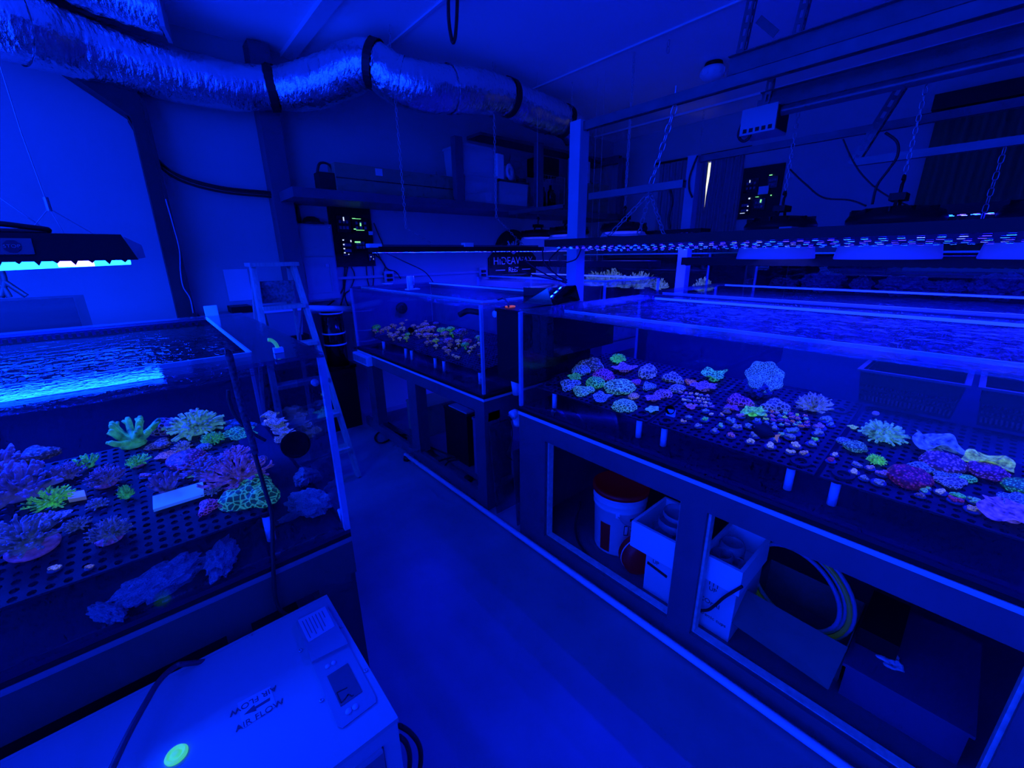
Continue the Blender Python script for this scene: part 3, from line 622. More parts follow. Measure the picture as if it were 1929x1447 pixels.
DOME = [m_dome(i, *a) for i, a in enumerate(((.62, .16, 5.0), (.5, .2, 4.0), (.75, .14, 6.5), (.45, .18, 5.5, 36, 12, .18), (.55, .22, 3.4, 36, 12, .22)))]
BRANCH = [m_branch(i, *a) for i, a in enumerate(((34, 4, .06), (46, 4, .05), (28, 4, .068, .7), (50, 3, .05, 1.1)))]
PLATE = [m_plate(i, *a) for i, a in enumerate(((.12, True, 4), (.18, True, 3), (.08, True, 5), (.26, True, 3)))]
FLUFF = [m_fluffy(i * 1.9 + .3) for i in range(4)]
TENT = [m_tentacle(i, n) for i, n in enumerate((120, 90, 160))]
FRAG = [m_frag(i) for i in range(6)]
FING = [m_finger(i, n) for i, n in enumerate((17, 12))]
CUP = m_plate(9, .03, True, 0)
RKS = [m_rock(i * 2.7 + .4, *a) for i, a in enumerate((((1, .75, .5), .38, 3.2), ((1, .6, .42), .4, 3.6), ((1, .9, .7), .32, 2.8), ((1.2, .5, .55), .36, 2.6)))]
PAL = {  # colour word: body colour, fluorescence
    'cyan': ((.35, .45, .5), (0.0525, 0.281, 0.441)), 'blue': ((.3, .4, .9), (.03, .10, .36)), 'grey-blue': ((.35, .4, .8), (.05, .10, .26)), 'violet': ((.4, .3, .9), (.08, .06, .42)),
    'purple': ((.4, .2, .7), (.085, .03, .24)), 'green': ((.2, 1.6, .10), (0.06, 0.468, 0.204)), 'teal': ((.1, 1.5, .22), (0.03, 0.32, 0.27)), 'red': ((.4, .1, .2), (0.105, 0.0127, 0.105)), 'pink': ((.5, .3, .45), (0.143, 0.068, 0.273)),
    'orange': ((.5, .25, .1), (0.195, 0.0935, 0.137)), 'beige': ((.5, .45, .4), (0.158, 0.162, 0.284)), 'mauve': ((.5, .45, .6), (0.135, 0.132, 0.483)), 'pale': ((.7, .7, .8), (0.203, 0.272, 0.609)), 'dim violet': ((.3, .28, .8), (.022, .028, .16)),
    'dim blue': ((.25, .35, .8), (.018, .042, .15)), 'brown': ((.3, .25, .3), (0.045, 0.051, 0.105)), 'dark': ((.06, .06, .09), (0.009, 0.0119, 0.0315)), 'lime': ((.4, 1.4, .12), (0.16, 0.425, 0.192))}
def cm(col, pat, scale, s=1.0, lo=.25): return coral('coral_%s_%s_%g_%g' % (col, pat, scale, s), [c * .55 for c in PAL[col][0]], PAL[col][1], s * .75, pat, scale, lo * .4)
PATS = {'dome': ('cells', 3.2), 'brain': ('cells', 4.2), 'polyp': ('polyp', 6.5), 'branch': ('noise', 3.0), 'plate': ('cells', 4.2), 'smooth': ('noise', 4), 'fluffy': ('polyp', 5.0), 'tentacle': ('noise', 3.5), 'frag': ('noise', 3.5), 'finger': ('noise', 2.5)}
SHAPE = {'dome': DOME, 'brain': DOME, 'polyp': DOME, 'branch': BRANCH, 'plate': PLATE, 'smooth': PLATE, 'fluffy': FLUFF, 'tentacle': TENT, 'frag': FRAG, 'finger': FING}
WORDS = {'dome': 'lumpy domed coral', 'brain': 'brain-patterned coral', 'polyp': 'polyp-covered domed coral', 'branch': 'branching coral', 'plate': 'ribbed plate coral', 'smooth': 'wavy plate coral', 'fluffy': 'fluffy coral head', 'tentacle': 'tentacled coral', 'frag': 'small coral frag', 'finger': 'thick-fingered coral'}
BASEM = coral('coralline_base', (.14, .11, .3), (.02, .012, .12), 1.0, 'noise', 3)
def inst(me, name, loc, sc, rz=0.0, mat=None, nrm=None, tilt=None):
    o = bpy.data.objects.new(name, me); COL.objects.link(o); o.location = loc
    q = Vector((0, 0, 1)).rotation_difference(nrm) if nrm else Vector((0, 0, 1)).rotation_difference(Vector((0, 0, 1)))
    rot = q.to_matrix() @ Matrix.Rotation(rz, 3, 'Z')
    if tilt: rot = Matrix.Rotation(tilt[0], 3, Vector(tilt[1])) @ rot
    o.rotation_euler = rot.to_euler(); o.scale = sc if isinstance(sc, (tuple, list)) else (sc, sc, sc)
    if mat: o.material_slots[0].link = 'OBJECT'; o.material_slots[0].material = mat
    return o
DISC = MB().lathe([(0, 0), (1, 0), (1.05, .10), (.9, .16), (0, .16)], n=20).mesh('base_disc', BASEM, True)
COR = []      # every coral: (object, kind, colour, where, px, own label)
def put(where, P0, n, px, py, kind, w, col, h=1.0, base=None, own=None, s=1.0, tilt=None, var=None, lo=.25):
    """coral of kind standing at the point (px, py) of the rack plane, w pixels wide there"""
    p = on_plane(px, py, P0, n); k = w * mpp(p) / 2; rr = random.Random(int(px * 31 + py))
    me = SHAPE[kind][(rr.randrange(len(SHAPE[kind])) if var is None else var)]
    pt, ps = PATS[kind]; nm = {'dome': 'dome_coral', 'brain': 'brain_coral', 'polyp': 'polyp_coral', 'branch': 'branching_coral', 'plate': 'plate_coral', 'smooth': 'plate_coral', 'fluffy': 'fluffy_coral', 'tentacle': 'tentacle_coral', 'frag': 'coral_frag', 'finger': 'finger_coral'}[kind]
    lift = n * (.004 + (k * .16 if base else 0)) if n.z > 0 else Vector()
    o = inst(me, nm, p + lift, (k, k * (.8 if kind in ('dome', 'plate', 'smooth') else 1), k * h), rr.uniform(0, 6.28), cm(col, pt, ps, s, lo), n, tilt)
    if base:
        b = inst(DISC, 'base_disc', (0, 0, 0), (base * .55, base * .55, .9), 0, BASEM); b.parent = o; b.location = (.1, 0, -.16 / max(h, .4))
    COR.append((o, kind, col, where, px, own)); return o
# --- corals under the hood
HOODW = 'under the fluorescent hood'
for a in ((40, 935, 'branch', 150, 'dim violet', 1.0), (-30, 900, 'branch', 130, 'dim violet', 1.1), (72, 862, 'polyp', 56, 'brown', .9), (58, 1035, 'branch', 130, 'dim blue', .8, 1.0), (100, 950, 'branch', 78, 'green', .6), (213, 1015, 'branch', 74, 'dim blue', .9, 1.0),
          (240, 940, 'branch', 28, 'teal', 2.0), (205, 912, 'branch', 66, 'dim violet', .9, .9), (168, 880, 'finger', 44, 'teal', 1.0), (150, 995, 'branch', 46, 'dim blue', .8), (252, 838, 'finger', 104, 'teal', .9), (262, 878, 'branch', 44, 'teal', .9, .9),
          (316, 812, 'dome', 54, 'dim violet', 1.0), (370, 812, 'tentacle', 92, 'cyan', .9), (346, 848, 'branch', 36, 'grey-blue', 1.0), (403, 832, 'tentacle', 38, 'teal', 1.0), (386, 845, 'dome', 26, 'blue', .8), (355, 870, 'polyp', 64, 'purple', .7),
          (385, 888, 'branch', 104, 'dim violet', .35), (364, 897, 'smooth', 26, 'cyan', .3), (390, 895, 'smooth', 24, 'cyan', .3), (445, 860, 'branch', 60, 'violet', .45), (452, 905, 'branch', 118, 'violet', .75), (476, 935, 'brain', 92, 'teal', .9),
          (315, 925, 'finger', 62, 'dim violet', 1.1), (402, 930, 'branch', 36, 'dim blue', .9), (396, 957, 'dome', 44, 'purple', .7), (421, 955, 'dome', 20, 'brown', .9), (452, 824, 'plate', 58, 'teal', .5), (492, 868, 'dome', 24, 'dim violet', .7),
          (90, 985, 'plate', 60, 'violet', .3), (185, 955, 'branch', 40, 'dim blue', .8), (130, 900, 'branch', 60, 'dim violet', .9), (300, 840, 'dome', 40, 'brown', .6), (320, 862, 'plate', 40, 'orange', .3), (105, 1075, 'frag', 22, 'pale', .8), (170, 1072, 'frag', 16, 'beige', .8), (505, 800, 'frag', 22, 'pale', .8), (275, 900, 'frag', 20, 'violet', .7), (440, 960, 'frag', 18, 'grey-blue', .8), (500, 925, 'frag', 20, 'violet', .7)):
    put(HOODW, LP0, LN, a[0], a[1], a[2], a[3], a[4], a[5], a[6] if len(a) > 6 else None, s=.5 if a[4] in ('teal', 'green', 'violet') else .7)
# tiles and rubble on the same rack
def slab_on(name, label, cat, P0, n, quad, t, mat, up=.006):
    P = [on_plane(x, y, P0, n) + n * up for x, y in quad]
    return tag(MB().slab(P, n, t).build(name, mat), label, cat)
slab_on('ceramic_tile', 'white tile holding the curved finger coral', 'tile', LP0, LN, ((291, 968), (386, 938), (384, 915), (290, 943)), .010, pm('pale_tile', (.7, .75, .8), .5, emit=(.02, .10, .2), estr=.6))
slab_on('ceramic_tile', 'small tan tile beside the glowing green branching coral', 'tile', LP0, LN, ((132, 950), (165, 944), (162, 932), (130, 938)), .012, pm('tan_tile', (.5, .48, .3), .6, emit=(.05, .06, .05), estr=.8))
for i, (px, py, w) in enumerate(((437, 800, 22), (432, 812, 26), (446, 806, 20), (462, 798, 18), (476, 805, 22))):
    p = on_plane(px, py, LP0, LN); k = w * mpp(p) / 2
    tag(inst(RKS[i % 4], 'rubble_rock', p + LN * .004, (k, k * .8, k * .8), i * 1.3, ROCK), 'small pale rubble stone behind the pump cable, %s from the tank middle' % ordn(i), 'stone', 'rubble stones behind the pump cable')
LFL = Vector((0, 0, LZ0 + .016)); ZN = Vector((0, 0, 1))
for i, (px, py, w, lb) in enumerate(((310, 1112, 128, 'pale craggy live rock on the tank floor below the rack'), (420, 1062, 110, 'dim craggy rock deeper below the rack'), (585, 962, 84, 'pitted rock near the tank corner seam'), (548, 978, 34, 'small pale stone beside the white rack leg'), (575, 905, 60, 'low grey rock beneath the round pump'), (205, 1165, 80, 'half dark rock low at the front glass'))):
    p = on_plane(px, py, LFL, ZN); k = w * mpp(p) / 2
    if p.y < LY0 + .02 + k * .7: p.y = LY0 + .02 + k * .7
    tag(inst(RKS[i % 4], 'live_rock', p, (k, k * .7, k * .8), .3 + i, ROCK), lb, 'rock')
for i, (px, py, w) in enumerate(((575, 800, 30), (588, 790, 26), (602, 782, 34), (590, 770, 30), (610, 800, 30), (585, 822, 40))):
    p = on_plane(px, py + 60, LFL, ZN); p = along(px, py, (p - EYEP).dot(FW) * .93); k = w * mpp(p) / 2
    p.x = min(p.x, LX1 - .05); p.y = min(p.y, LY1 - .06)
    tag(inst(PLATE[i % 4], 'plate_coral', (p.x, p.y, p.z), (k, k, k * .9), i, cm('grey-blue', 'cells', 6)), 'pale plate coral on the end wall beyond the pump, %s from the top' % ordn(5 - i), 'coral', 'plate corals beyond the pump')
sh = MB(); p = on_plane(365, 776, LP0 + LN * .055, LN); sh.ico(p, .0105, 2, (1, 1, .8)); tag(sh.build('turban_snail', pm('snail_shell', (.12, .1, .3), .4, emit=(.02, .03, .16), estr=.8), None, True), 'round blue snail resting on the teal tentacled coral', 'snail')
# --- corals of the wide frag tank
R1, R2, R3 = 'on the rack beside the overflow', 'on the crowded frag rack', 'on the rack below the baskets'
for a in ((1114, 692, 'polyp', 48, 'grey-blue', .9), (1164, 682, 'tentacle', 30, 'teal', 1.1), (1094, 702, 'brain', 36, 'blue', .9), (1176, 700, 'plate', 42, 'violet', .7), (1084, 715, 'plate', 32, 'teal', .6), (1137, 712, 'brain', 40, 'purple', .8), (1073, 728, 'dome', 42, 'blue', .7),
          (1122, 726, 'brain', 36, 'teal', .9), (1098, 739, 'brain', 38, 'cyan', .8), (1168, 733, 'brain', 58, 'cyan', .7), (1134, 756, 'plate', 42, 'blue', .7), (1176, 768, 'brain', 46, 'cyan', .8), (1220, 708, 'dome', 40, 'grey-blue', 1.1), (1267, 716, 'dome', 40, 'grey-blue', .9), (1222, 731, 'dome', 29, 'blue', .9),
          (1199, 722, 'dome', 22, 'purple', .8), (1250, 746, 'dome', 34, 'violet', .9), (1232, 755, 'plate', 32, 'violet', .7), (1194, 749, 'dome', 24, 'beige', .8), (1229, 775, 'smooth', 27, 'cyan', .5), (1275, 735, 'dome', 32, 'grey-blue', .9)):
    put(R1, BP0, BN, *a[:6])
for a in ((1345, 716, 'plate', 50, 'teal', .9), (1300, 722, 'dome', 22, 'orange', .7), (1326, 736, 'plate', 44, 'violet', .8), (1391, 760, 'dome', 44, 'purple', 1.0), (1418, 783, 'smooth', 42, 'green', .8), (1459, 770, 'dome', 46, 'grey-blue', 1.0), (1530, 772, 'branch', 66, 'grey-blue', .9),
          (1302, 770, 'plate', 22, 'pink', .5), (1378, 772, 'plate', 26, 'purple', .6), (1395, 787, 'frag', 18, 'violet', .8), (1370, 778, 'dome', 16, 'brown', .9)):
    put(R2, BP0, BN, *a[:6], var=4 if a[2] == 'dome' else (3 if a[2] == 'smooth' else None))
Z2 = lambda x, y: (1180 + x / 4.593, 640 + y / 4.593)
FR2 = [(535, 690, 14, 'blue'), (490, 725, 14, 'beige'), (675, 710, 17, 'teal'), (620, 765, 15, 'grey-blue'), (815, 765, 17, 'cyan'), (762, 808, 17, 'grey-blue'), (685, 635, 14, 'blue'), (732, 660, 10, 'pale'), (823, 665, 12, 'beige'), (868, 615, 15, 'brown'), (905, 725, 20, 'blue'), (955, 778, 20, 'grey-blue'), (905, 850, 18, 'pink'),
       (1062, 765, 18, 'blue'), (1128, 722, 17, 'blue'), (1108, 850, 20, 'grey-blue'), (1068, 900, 18, 'pale'), (1280, 780, 16, 'grey-blue'), (1242, 940, 22, 'pale'), (1285, 885, 18, 'blue'), (1340, 835, 14, 'cyan'), (1432, 822, 30, 'blue'), (1412, 862, 20, 'grey-blue'), (1462, 940, 22, 'pale'), (1415, 992, 17, 'pale'), (1535, 1002, 18, 'beige'),
       (1595, 918, 20, 'grey-blue'), (1630, 882, 15, 'green'), (1655, 830, 22, 'grey-blue'), (1668, 778, 24, 'violet'), (1725, 715, 24, 'blue'), (1765, 755, 16, 'blue')]
FR2 += [(470 + i * 45 + j * 14 + R.uniform(-6, 6), 470 + j * 33 + i * 6 + R.uniform(-4, 4), 10, R.choice(('grey-blue', 'violet', 'pale', 'mauve', 'beige'))) for j in range(4) for i in range(6)]
FR2 += [(1195 + i * 58 + j * 8 + R.uniform(-10, 10), 640 + j * 32 + i * 5 + R.uniform(-6, 6), 11, R.choice(('pink', 'purple', 'blue', 'cyan', 'orange', 'mauve', 'lime'))) for j in range(4) for i in range(7)]
for x, y, w, c in FR2: put(R2, BP0, BN, *Z2(x, y), 'frag', w, c, 1.0)
for a in ((1662, 826, 'tentacle', 70, 'cyan', .95), (1606, 808, 'smooth', 17, 'lime', .5), (1588, 834, 'dome', 25, 'blue', .8), (1610, 848, 'polyp', 36, 'cyan', .9, 1.4), (1650, 872, 'tentacle', 30, 'green', 1.0), (1758, 850, 'smooth', 74, 'blue', 1.0), (1772, 878, 'polyp', 66, 'violet', .9), (1709, 904, 'polyp', 68, 'red', .85), (1735, 884, 'dome', 40, 'blue', .8),
          (1857, 880, 'smooth', 64, 'lime', .9), (1857, 896, 'polyp', 56, 'purple', .9, 1.2), (1770, 894, 'dome', 28, 'blue', .7), (1795, 898, 'dome', 30, 'blue', .7), (1790, 912, 'dome', 46, 'grey-blue', .5), (1822, 906, 'dome', 26, 'teal', .7), (1922, 922, 'polyp', 52, 'teal', .9), (1895, 975, 'smooth', 92, 'violet', .5), (1915, 950, 'plate', 56, 'blue', .5)):
    put(R3, BP0, BN, *a[:6], base=a[6] if len(a) > 6 else None, var=3 if a[2] == 'smooth' else None)
for x, y, w, c in ((205, 1062, 15, 'pale'), (170, 1115, 18, 'red'), (410, 1155, 18, 'grey-blue'), (525, 1182, 18, 'mauve'), (380, 1218, 20, 'pale'), (470, 1275, 18, 'grey-blue'), (635, 1235, 22, 'violet'), (600, 1312, 25, 'grey-blue'), (885, 1328, 18, 'orange'), (1025, 1362, 20, 'cyan'), (1022, 1398, 18, 'cyan'), (1165, 1402, 22, 'pale'), (980, 1432, 18, 'brown'), (1310, 1440, 24, 'teal'), (1295, 1478, 24, 'red'), (1470, 1482, 24, 'cyan'), (1455, 1562, 26, 'beige')):
    put(R3, BP0, BN, 1529 + x / 4.82, 640 + y / 4.82, 'frag', w, c, .8)
# large cup coral standing on dark rock at the back of the crowded rack
p = on_plane(1428, 742, BP0, BN); k = 78 * mpp(p) / 2
tag(inst(RKS[2], 'base_rock', p, (k, k * .6, k * .55), .4, DARKROCK), 'dark rock carrying the upright blue cup coral', 'rock')
tag(inst(CUP, 'cup_coral', p + Vector((-.01, -.005, .075)), (k * .72, k * .85, k * .6), 1.0, cm('cyan', 'cells', 9, .6), None, (.95, (RT.x, RT.y, 0))), 'tall tilted blue cup coral with a net-like surface', 'coral')
p = on_plane(1643, 806, BP0, BN) + BN * .06; tag(MB().ico(p, .011, 2, (1, 1, .75)).build('turban_snail', MATS['snail_shell'], None, True), 'round blue snail on the pale tentacled coral by the basket', 'snail')
# --- fluffy heads
for x, y, w, c in ((460, 500, 85, 'teal'), (435, 540, 50, 'mauve'), (530, 530, 50, 'mauve'), (500, 550, 40, 'pink'), (590, 515, 80, 'mauve'), (640, 470, 45, 'mauve'), (672, 485, 55, 'mauve'), (760, 455, 55, 'mauve'), (800, 412, 60, 'mauve'), (745, 505, 35, 'pale'), (718, 525, 36, 'pale'), (785, 500, 30, 'pale'), (780, 525, 40, 'pale'), (705, 565, 55, 'mauve'), (655, 605, 85, 'mauve'), (590, 588, 22, 'pale'),
                   (622, 575, 40, 'pale'), (735, 632, 48, 'pale'), (778, 595, 44, 'mauve'), (830, 585, 55, 'green'), (815, 630, 62, 'lime'), (900, 480, 55, 'mauve'), (955, 495, 45, 'mauve'), (1040, 475, 95, 'mauve'), (1046, 425, 34, 'mauve'), (1170, 455, 64, 'dim violet'), (1080, 525, 105, 'mauve'), (1135, 505, 70, 'mauve'), (1000, 540, 84, 'mauve'), (962, 590, 64, 'mauve'), (1070, 600, 95, 'mauve'),
                   (1112, 585, 40, 'pale'), (1172, 600, 64, 'mauve'), (1060, 685, 52, 'mauve'), (1112, 672, 44, 'mauve'), (1172, 662, 72, 'lime'), (1170, 725, 52, 'pale'), (1240, 535, 92, 'green'), (1350, 525, 92, 'green'), (1280, 580, 84, 'mauve'), (1372, 580, 64, 'green'), (1480, 570, 155, 'dim violet'), (1330, 665, 104, 'violet'), (1342, 712, 56, 'mauve'), (1440, 668, 64, 'pale'), (1442, 704, 44, 'pale'),
                   (1552, 675, 104, 'purple'), (1525, 712, 84, 'teal'), (1280, 752, 62, 'mauve'), (1320, 790, 72, 'mauve'), (1412, 755, 34, 'pale'), (1375, 835, 34, 'pale'), (1412, 855, 40, 'pale'), (1445, 862, 34, 'pale'), (1600, 745, 50, 'pale'), (1572, 795, 44, 'pale'), (1682, 620, 64, 'cyan'), (1690, 692, 44, 'pale'), (1700, 832, 56, 'brown'), (1240, 660, 60, 'dim violet'), (1225, 700, 50, 'dim violet'), (880, 560, 44, 'mauve'), (930, 545, 40, 'pale'), (1640, 720, 36, 'pale')):
    put('in the tank beyond the aisle corner', MP0, MN, 640 + x / 6.43, 540 + (y + w * .62) / 6.43, 'fluffy', w / 6.43 * 1.2, c, .78, s=.9)
# corals of the display tank at the curtained wall and rocks of the dark tank
for px, w, v in ((1120, 50, 0), (1150, 64, 1), (1178, 56, 2), (1205, 60, 1), (1325, 44, 3), (1240, 40, 0)):
    p = at(px, 532, 'x', 4.62); k = w * mpp(p) / 2
    COR.append((inst(BRANCH[v], 'branching_coral', (p.x, p.y, 1.18), (k, k, k * 1.0), px, cm('grey-blue', 'noise', 3, 1.6)), 'branch', 'grey-blue', 'in the display tank at the curtained wall', px, None))
for i, (px, w) in enumerate(((1420, 60), (1470, 80), (1545, 90), (1620, 90), (1700, 110), (1790, 120), (1880, 120))):
    p = at(px, 545, 'x', 4.9); k = w * mpp(p) / 2 * .72
    tag(inst(RKS[i % 4], 'reef_rock', (p.x, p.y, 1.25), (k, min(k, .3), k * .8), i * 1.1, pm('dim_rock', (.16, .16, .2), .8, var=.4, vscale=14, bump=.6)), 'dim rock of the dark tank, %s from the display tank side' % ordn(i), 'rock', 'rocks of the dark tank')
    p = Vector((p.x, p.y, 0))
# labels: each coral is singled out by colour, kind, tank and its count from the left
cnt = {}
for o, kind, colr, where, px, own in sorted(COR, key=lambda t: t[4]): cnt.setdefault((kind, colr, where), []).append((o, own))
for (kind, colr, where), L_ in cnt.items():
    for i, (o, own) in enumerate(L_):
        lb = '%s %s %s' % (colr, WORDS[kind], where)
        if len(L_) > 1: lb += ', %s from the left' % ordn(i)
        tag(o, own or lb, 'coral', None if len(L_) == 1 else '%ss %s' % (WORDS[kind], where))
# --- fish, pumps, baskets
fish = thing('dark_fish', 'dark oval fish with orange tail over the crowded frag rack', 'fish', (1.56, .41, .95))
d0 = at(1437, 812, 'x', 1.56); a1 = (at(1460, 822, 'x', 1.56) - d0); L_ = a1.length; a1.normalize(); upv = Vector((1, 0, 0)).cross(a1).normalized(); upv = upv if upv.z > 0 else -upv
def fpt(u, v, w=0): return d0 + a1 * u * L_ + upv * v * L_ + Vector((1, 0, 0)) * w * L_
m = MB(); vs = []; prof = ((-.95, .10, .08), (-.75, .34, .2), (-.4, .58, .28), (0, .66, .3), (.4, .55, .26), (.7, .3, .15), (.9, .14, .07), (1.0, .12, .05))
for u_, hh, ww in prof: vs += [fpt(u_, hh * math.sin(k * math.pi / 6), ww * math.cos(k * math.pi / 6)) for k in range(12)]
m.add(vs, [(i * 12 + k, i * 12 + (k + 1) % 12, (i + 1) * 12 + (k + 1) % 12, (i + 1) * 12 + k) for i in range(len(prof) - 1) for k in range(12)] + [tuple(range(11, -1, -1)), tuple(range(84, 96))])
m.build('body', pm('fish_skin', (.012, .012, .02), .5), fish, True)
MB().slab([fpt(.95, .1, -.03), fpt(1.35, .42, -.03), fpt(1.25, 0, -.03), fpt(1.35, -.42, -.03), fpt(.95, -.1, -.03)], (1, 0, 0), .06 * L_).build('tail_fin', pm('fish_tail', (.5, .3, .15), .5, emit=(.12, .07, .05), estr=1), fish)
MB().slab([fpt(-.4, .55, -.02), fpt(-.1, .78, -.02), fpt(.5, .66, -.02), fpt(.7, .34, -.02)], (1, 0, 0), .04 * L_).build('dorsal_fin', MATS['fish_skin'], fish)
MB().slab([fpt(-.3, -.58, -.02), fpt(.1, -.78, -.02), fpt(.5, -.66, -.02), fpt(.7, -.34, -.02)], (1, 0, 0), .04 * L_).build('anal_fin', MATS['fish_skin'], fish)
for sx in (-1,): MB().ico(fpt(-.68, .12, sx * .2), .06 * L_, 1).build('eye', pm('fish_eye', (.3, .3, .35), .2), fish, True)
def basket(label, c, sx, sy, hh):
    """perforated crate with flared rim; every slot row is cut between slats"""
    x, y, z = c; e = thing('perforated_basket', label, 'basket', c)
    t = .004; ix, iy = sx * .9, sy * .9
    MB().box((x - ix, y - iy, z), (x + ix, y + iy, z + .006)).build('base', BLACKP, e)
    r = MB()
    for a, b in (((x - sx - .012, y - sy - .012), (x + sx + .012, y - sy + .004)), ((x - sx - .012, y + sy - .004), (x + sx + .012, y + sy + .012)), ((x - sx - .012, y - sy + .004), (x - sx + .004, y + sy - .004)), ((x + sx - .004, y - sy + .004), (x + sx + .012, y + sy - .004))): r.box((*a, z + hh - .008), (*b, z + hh))
    r.build('rim', pm('basket_rim', (.05, .05, .06), .4), e)
    for nm, p0, p1, q0, q1 in (('x', (x - ix, y - iy), (x - ix, y + iy), (x - sx, y - sy), (x - sx, y + sy)), ('x', (x + ix, y - iy), (x + ix, y + iy), (x + sx, y - sy), (x + sx, y + sy)), ('y', (x - ix, y - iy), (x + ix, y - iy), (x - sx, y - sy), (x + sx, y - sy)), ('y', (x - ix, y + iy), (x + ix, y + iy), (x - sx, y + sy), (x + sx, y + sy))):
        L_ = (Vector(p1) - Vector(p0)).length; n = int(L_ / .011); w = MB()
        for i in range(n + 1):
            f = i / n; a = Vector((*Vector(p0).lerp(Vector(p1), f), z)); b = Vector((*Vector(q0).lerp(Vector(q1), f), z + hh - .006)); w.bar(a, b, .0055, .004, (1, 0, 0) if nm == 'x' else (0, 1, 0))
        for hz in (.0, .25, .42, .59, .72, .86): # horizontal webs
            a = Vector((*Vector(p0).lerp(Vector(q0), hz), z + hh * hz)); b = Vector((*Vector(p1).lerp(Vector(q1), hz), z + hh * hz)); w.bar(a, b, .005, .010 if hz < .72 else .034, (0, 0, 1))
        w.build('slotted_wall', BLACKP, e)
bzr = bz(2.25) + .005
basket('black slotted basket beside the spiky grey coral', (2.18, .135, bzr), .14, .14, .13)
basket('black slotted basket at the picture edge behind the lime plate coral', (2.18, -.185, bzr), .14, .14, .13)
def pump(label, c, d, r, L_, cat='pump'):
    c = Vector(c); d = Vector(d).normalized(); e = thing('circulation_pump', label, cat, c)
    MB().lathe([(0, -L_), (r * .62, -L_), (r * .75, -L_ * .8), (r * .8, -L_ * .35), (r * .95, -L_ * .2), (r, 0), (r * .93, .004), (r * .82, .004), (r * .8, -.01), (0, -.012)], c, 28, d).build('body', pm('matt_black', (.004, .004, .005), .8, spec=.05), e, True)
    for k in range(14):
        a = k * math.pi / 7; e1 = d.orthogonal().normalized(); e2 = d.cross(e1); q = e1 * math.cos(a) + e2 * math.sin(a)
        MB().bar(c - d * L_ * .75 + q * r * .78, c - d * L_ * .3 + q * r * .84, .004, .004, q).build('cage_rib', RUBBER, e)
    return e
pp = at(557, 838, 'y', 1.262)
pump('large black round circulation pump at the corner of the hooded tank', pp, (pp - EYEP) * -1 + Vector((.12, .1, -.25)), .040, .09)
pump('small black nozzle pump low on the frag rack', at(1262, 772, 'x', 1.47), Vector((-1, -.5, .35)), .019, .028)
tag(MB().box(at(1254, 782, 'x', 1.475), at(1254, 782, 'x', 1.475) + Vector((.01, -.035, .028))).build('pump_clip', PVC), 'white clip under the small nozzle pump', 'clip')
pump('small black nozzle pump before the fluffy corals', at(773, 622, 'x', 1.46), Vector((-1, -.3, .1)), .022, .03)

# ------------------------------------------------------------------ foil duct under the ceiling
duct = thing('foil_duct', 'silver foil flexible duct sagging between black straps under the ceiling', 'duct', (1.0, 3.6, 2.5))
DP = [(-120, 0, 2.1, .19), (20, 45, 2.25, .185), (150, 88, 2.5, .175), (300, 133, 2.75, .165), (420, 160, 2.95, .155), (512, 167, 3.1, .138), (560, 165, 3.12, .155), (610, 152, 3.12, .165), (665, 128, 3.05, .165), (706, 122, 3.0, .145), (745, 150, 3.05, .16), (800, 165, 3.12, .165), (870, 170, 3.3, .162), (920, 176, 3.5, .155), (957, 184, 3.65, .138), (985, 200, 3.8, .15), (1030, 217, 4.05, .16), (1062, 228, 4.25, .14), (1085, 250, 4.35, .15)]
ax = smooth_path([along(a, b, c) for a, b, c, d in DP], 14); rad = []
for i in range(len(DP) - 1): rad += [DP[i][3] + (DP[i + 1][3] - DP[i][3]) * j / 14 for j in range(14)]
rad.append(DP[-1][3])
m = MB(); n = 56; vs = []; up = None
for i, p in enumerate(ax):
    d = (ax[min(i + 1, len(ax) - 1)] - ax[max(i - 1, 0)]).normalized(); sd = d.cross(_z).normalized(); u2 = sd.cross(d)
    for k in range(n):
        a = 2 * math.pi * k / n; q = math.cos(a) * u2 + math.sin(a) * sd
        w = 1 + .04 * noise.noise(Vector((i * .3, math.cos(a) * 1.2, math.sin(a) * 1.2))) + .035 * noise.noise(Vector((i * 1.1, math.cos(a) * 4, math.sin(a) * 4))) + .025 * noise.noise(Vector((i * 2.3, math.cos(a) * 8, math.sin(a) * 8))) - .014 * (i % 3 == 0)
        vs.append(p + q * rad[i] * w)
m.add(vs, [(i * n + k, i * n + (k + 1) % n, (i + 1) * n + (k + 1) % n, (i + 1) * n + k) for i in range(len(ax) - 1) for k in range(n)] + [tuple(range(n - 1, -1, -1)), tuple((len(ax) - 1) * n + k for k in range(n))])
m.build('foil_sleeve', FOIL, duct, True)
for idx in (5, 9, 14, 17):
    i = idx * 14; p = ax[i]; d = (ax[i + 1] - ax[i - 1]).normalized(); r = rad[i] * 1.05; w = .028
    MB().lathe([(r, -w), (r + .006, -w), (r + .006, w), (r, w), (r, -w)], p, 32, d).build('strap', RUBBER, duct)
    MB().box((p.x - .028, p.y - .02, p.z + r - .01), (p.x + .028, p.y + .02, min(ZC - .001, p.z + r + .012))).build('strap_hook', BLACKP, duct)
for i in (16, 142, 163): # tape seams
    p = ax[i * 1]; d = (ax[i + 1] - ax[i - 1]).normalized(); MB().lathe([(rad[i] * 1.03, -.012), (rad[i] * 1.045, -.012), (rad[i] * 1.045, .012), (rad[i] * 1.03, .012)], p, 32, d).build('tape_band', FOIL, duct)
bd = thing('duct_plenum', 'short crumpled foil plenum with a grey end plate above the long duct', 'duct', along(200, 20, 2.5))
pb = [along(-60, -150, 2.1), along(60, -75, 2.25), along(180, -20, 2.4), along(305, 22, 2.55)]
m = MB(); pts = smooth_path(pb, 8); vs = []; n = 32
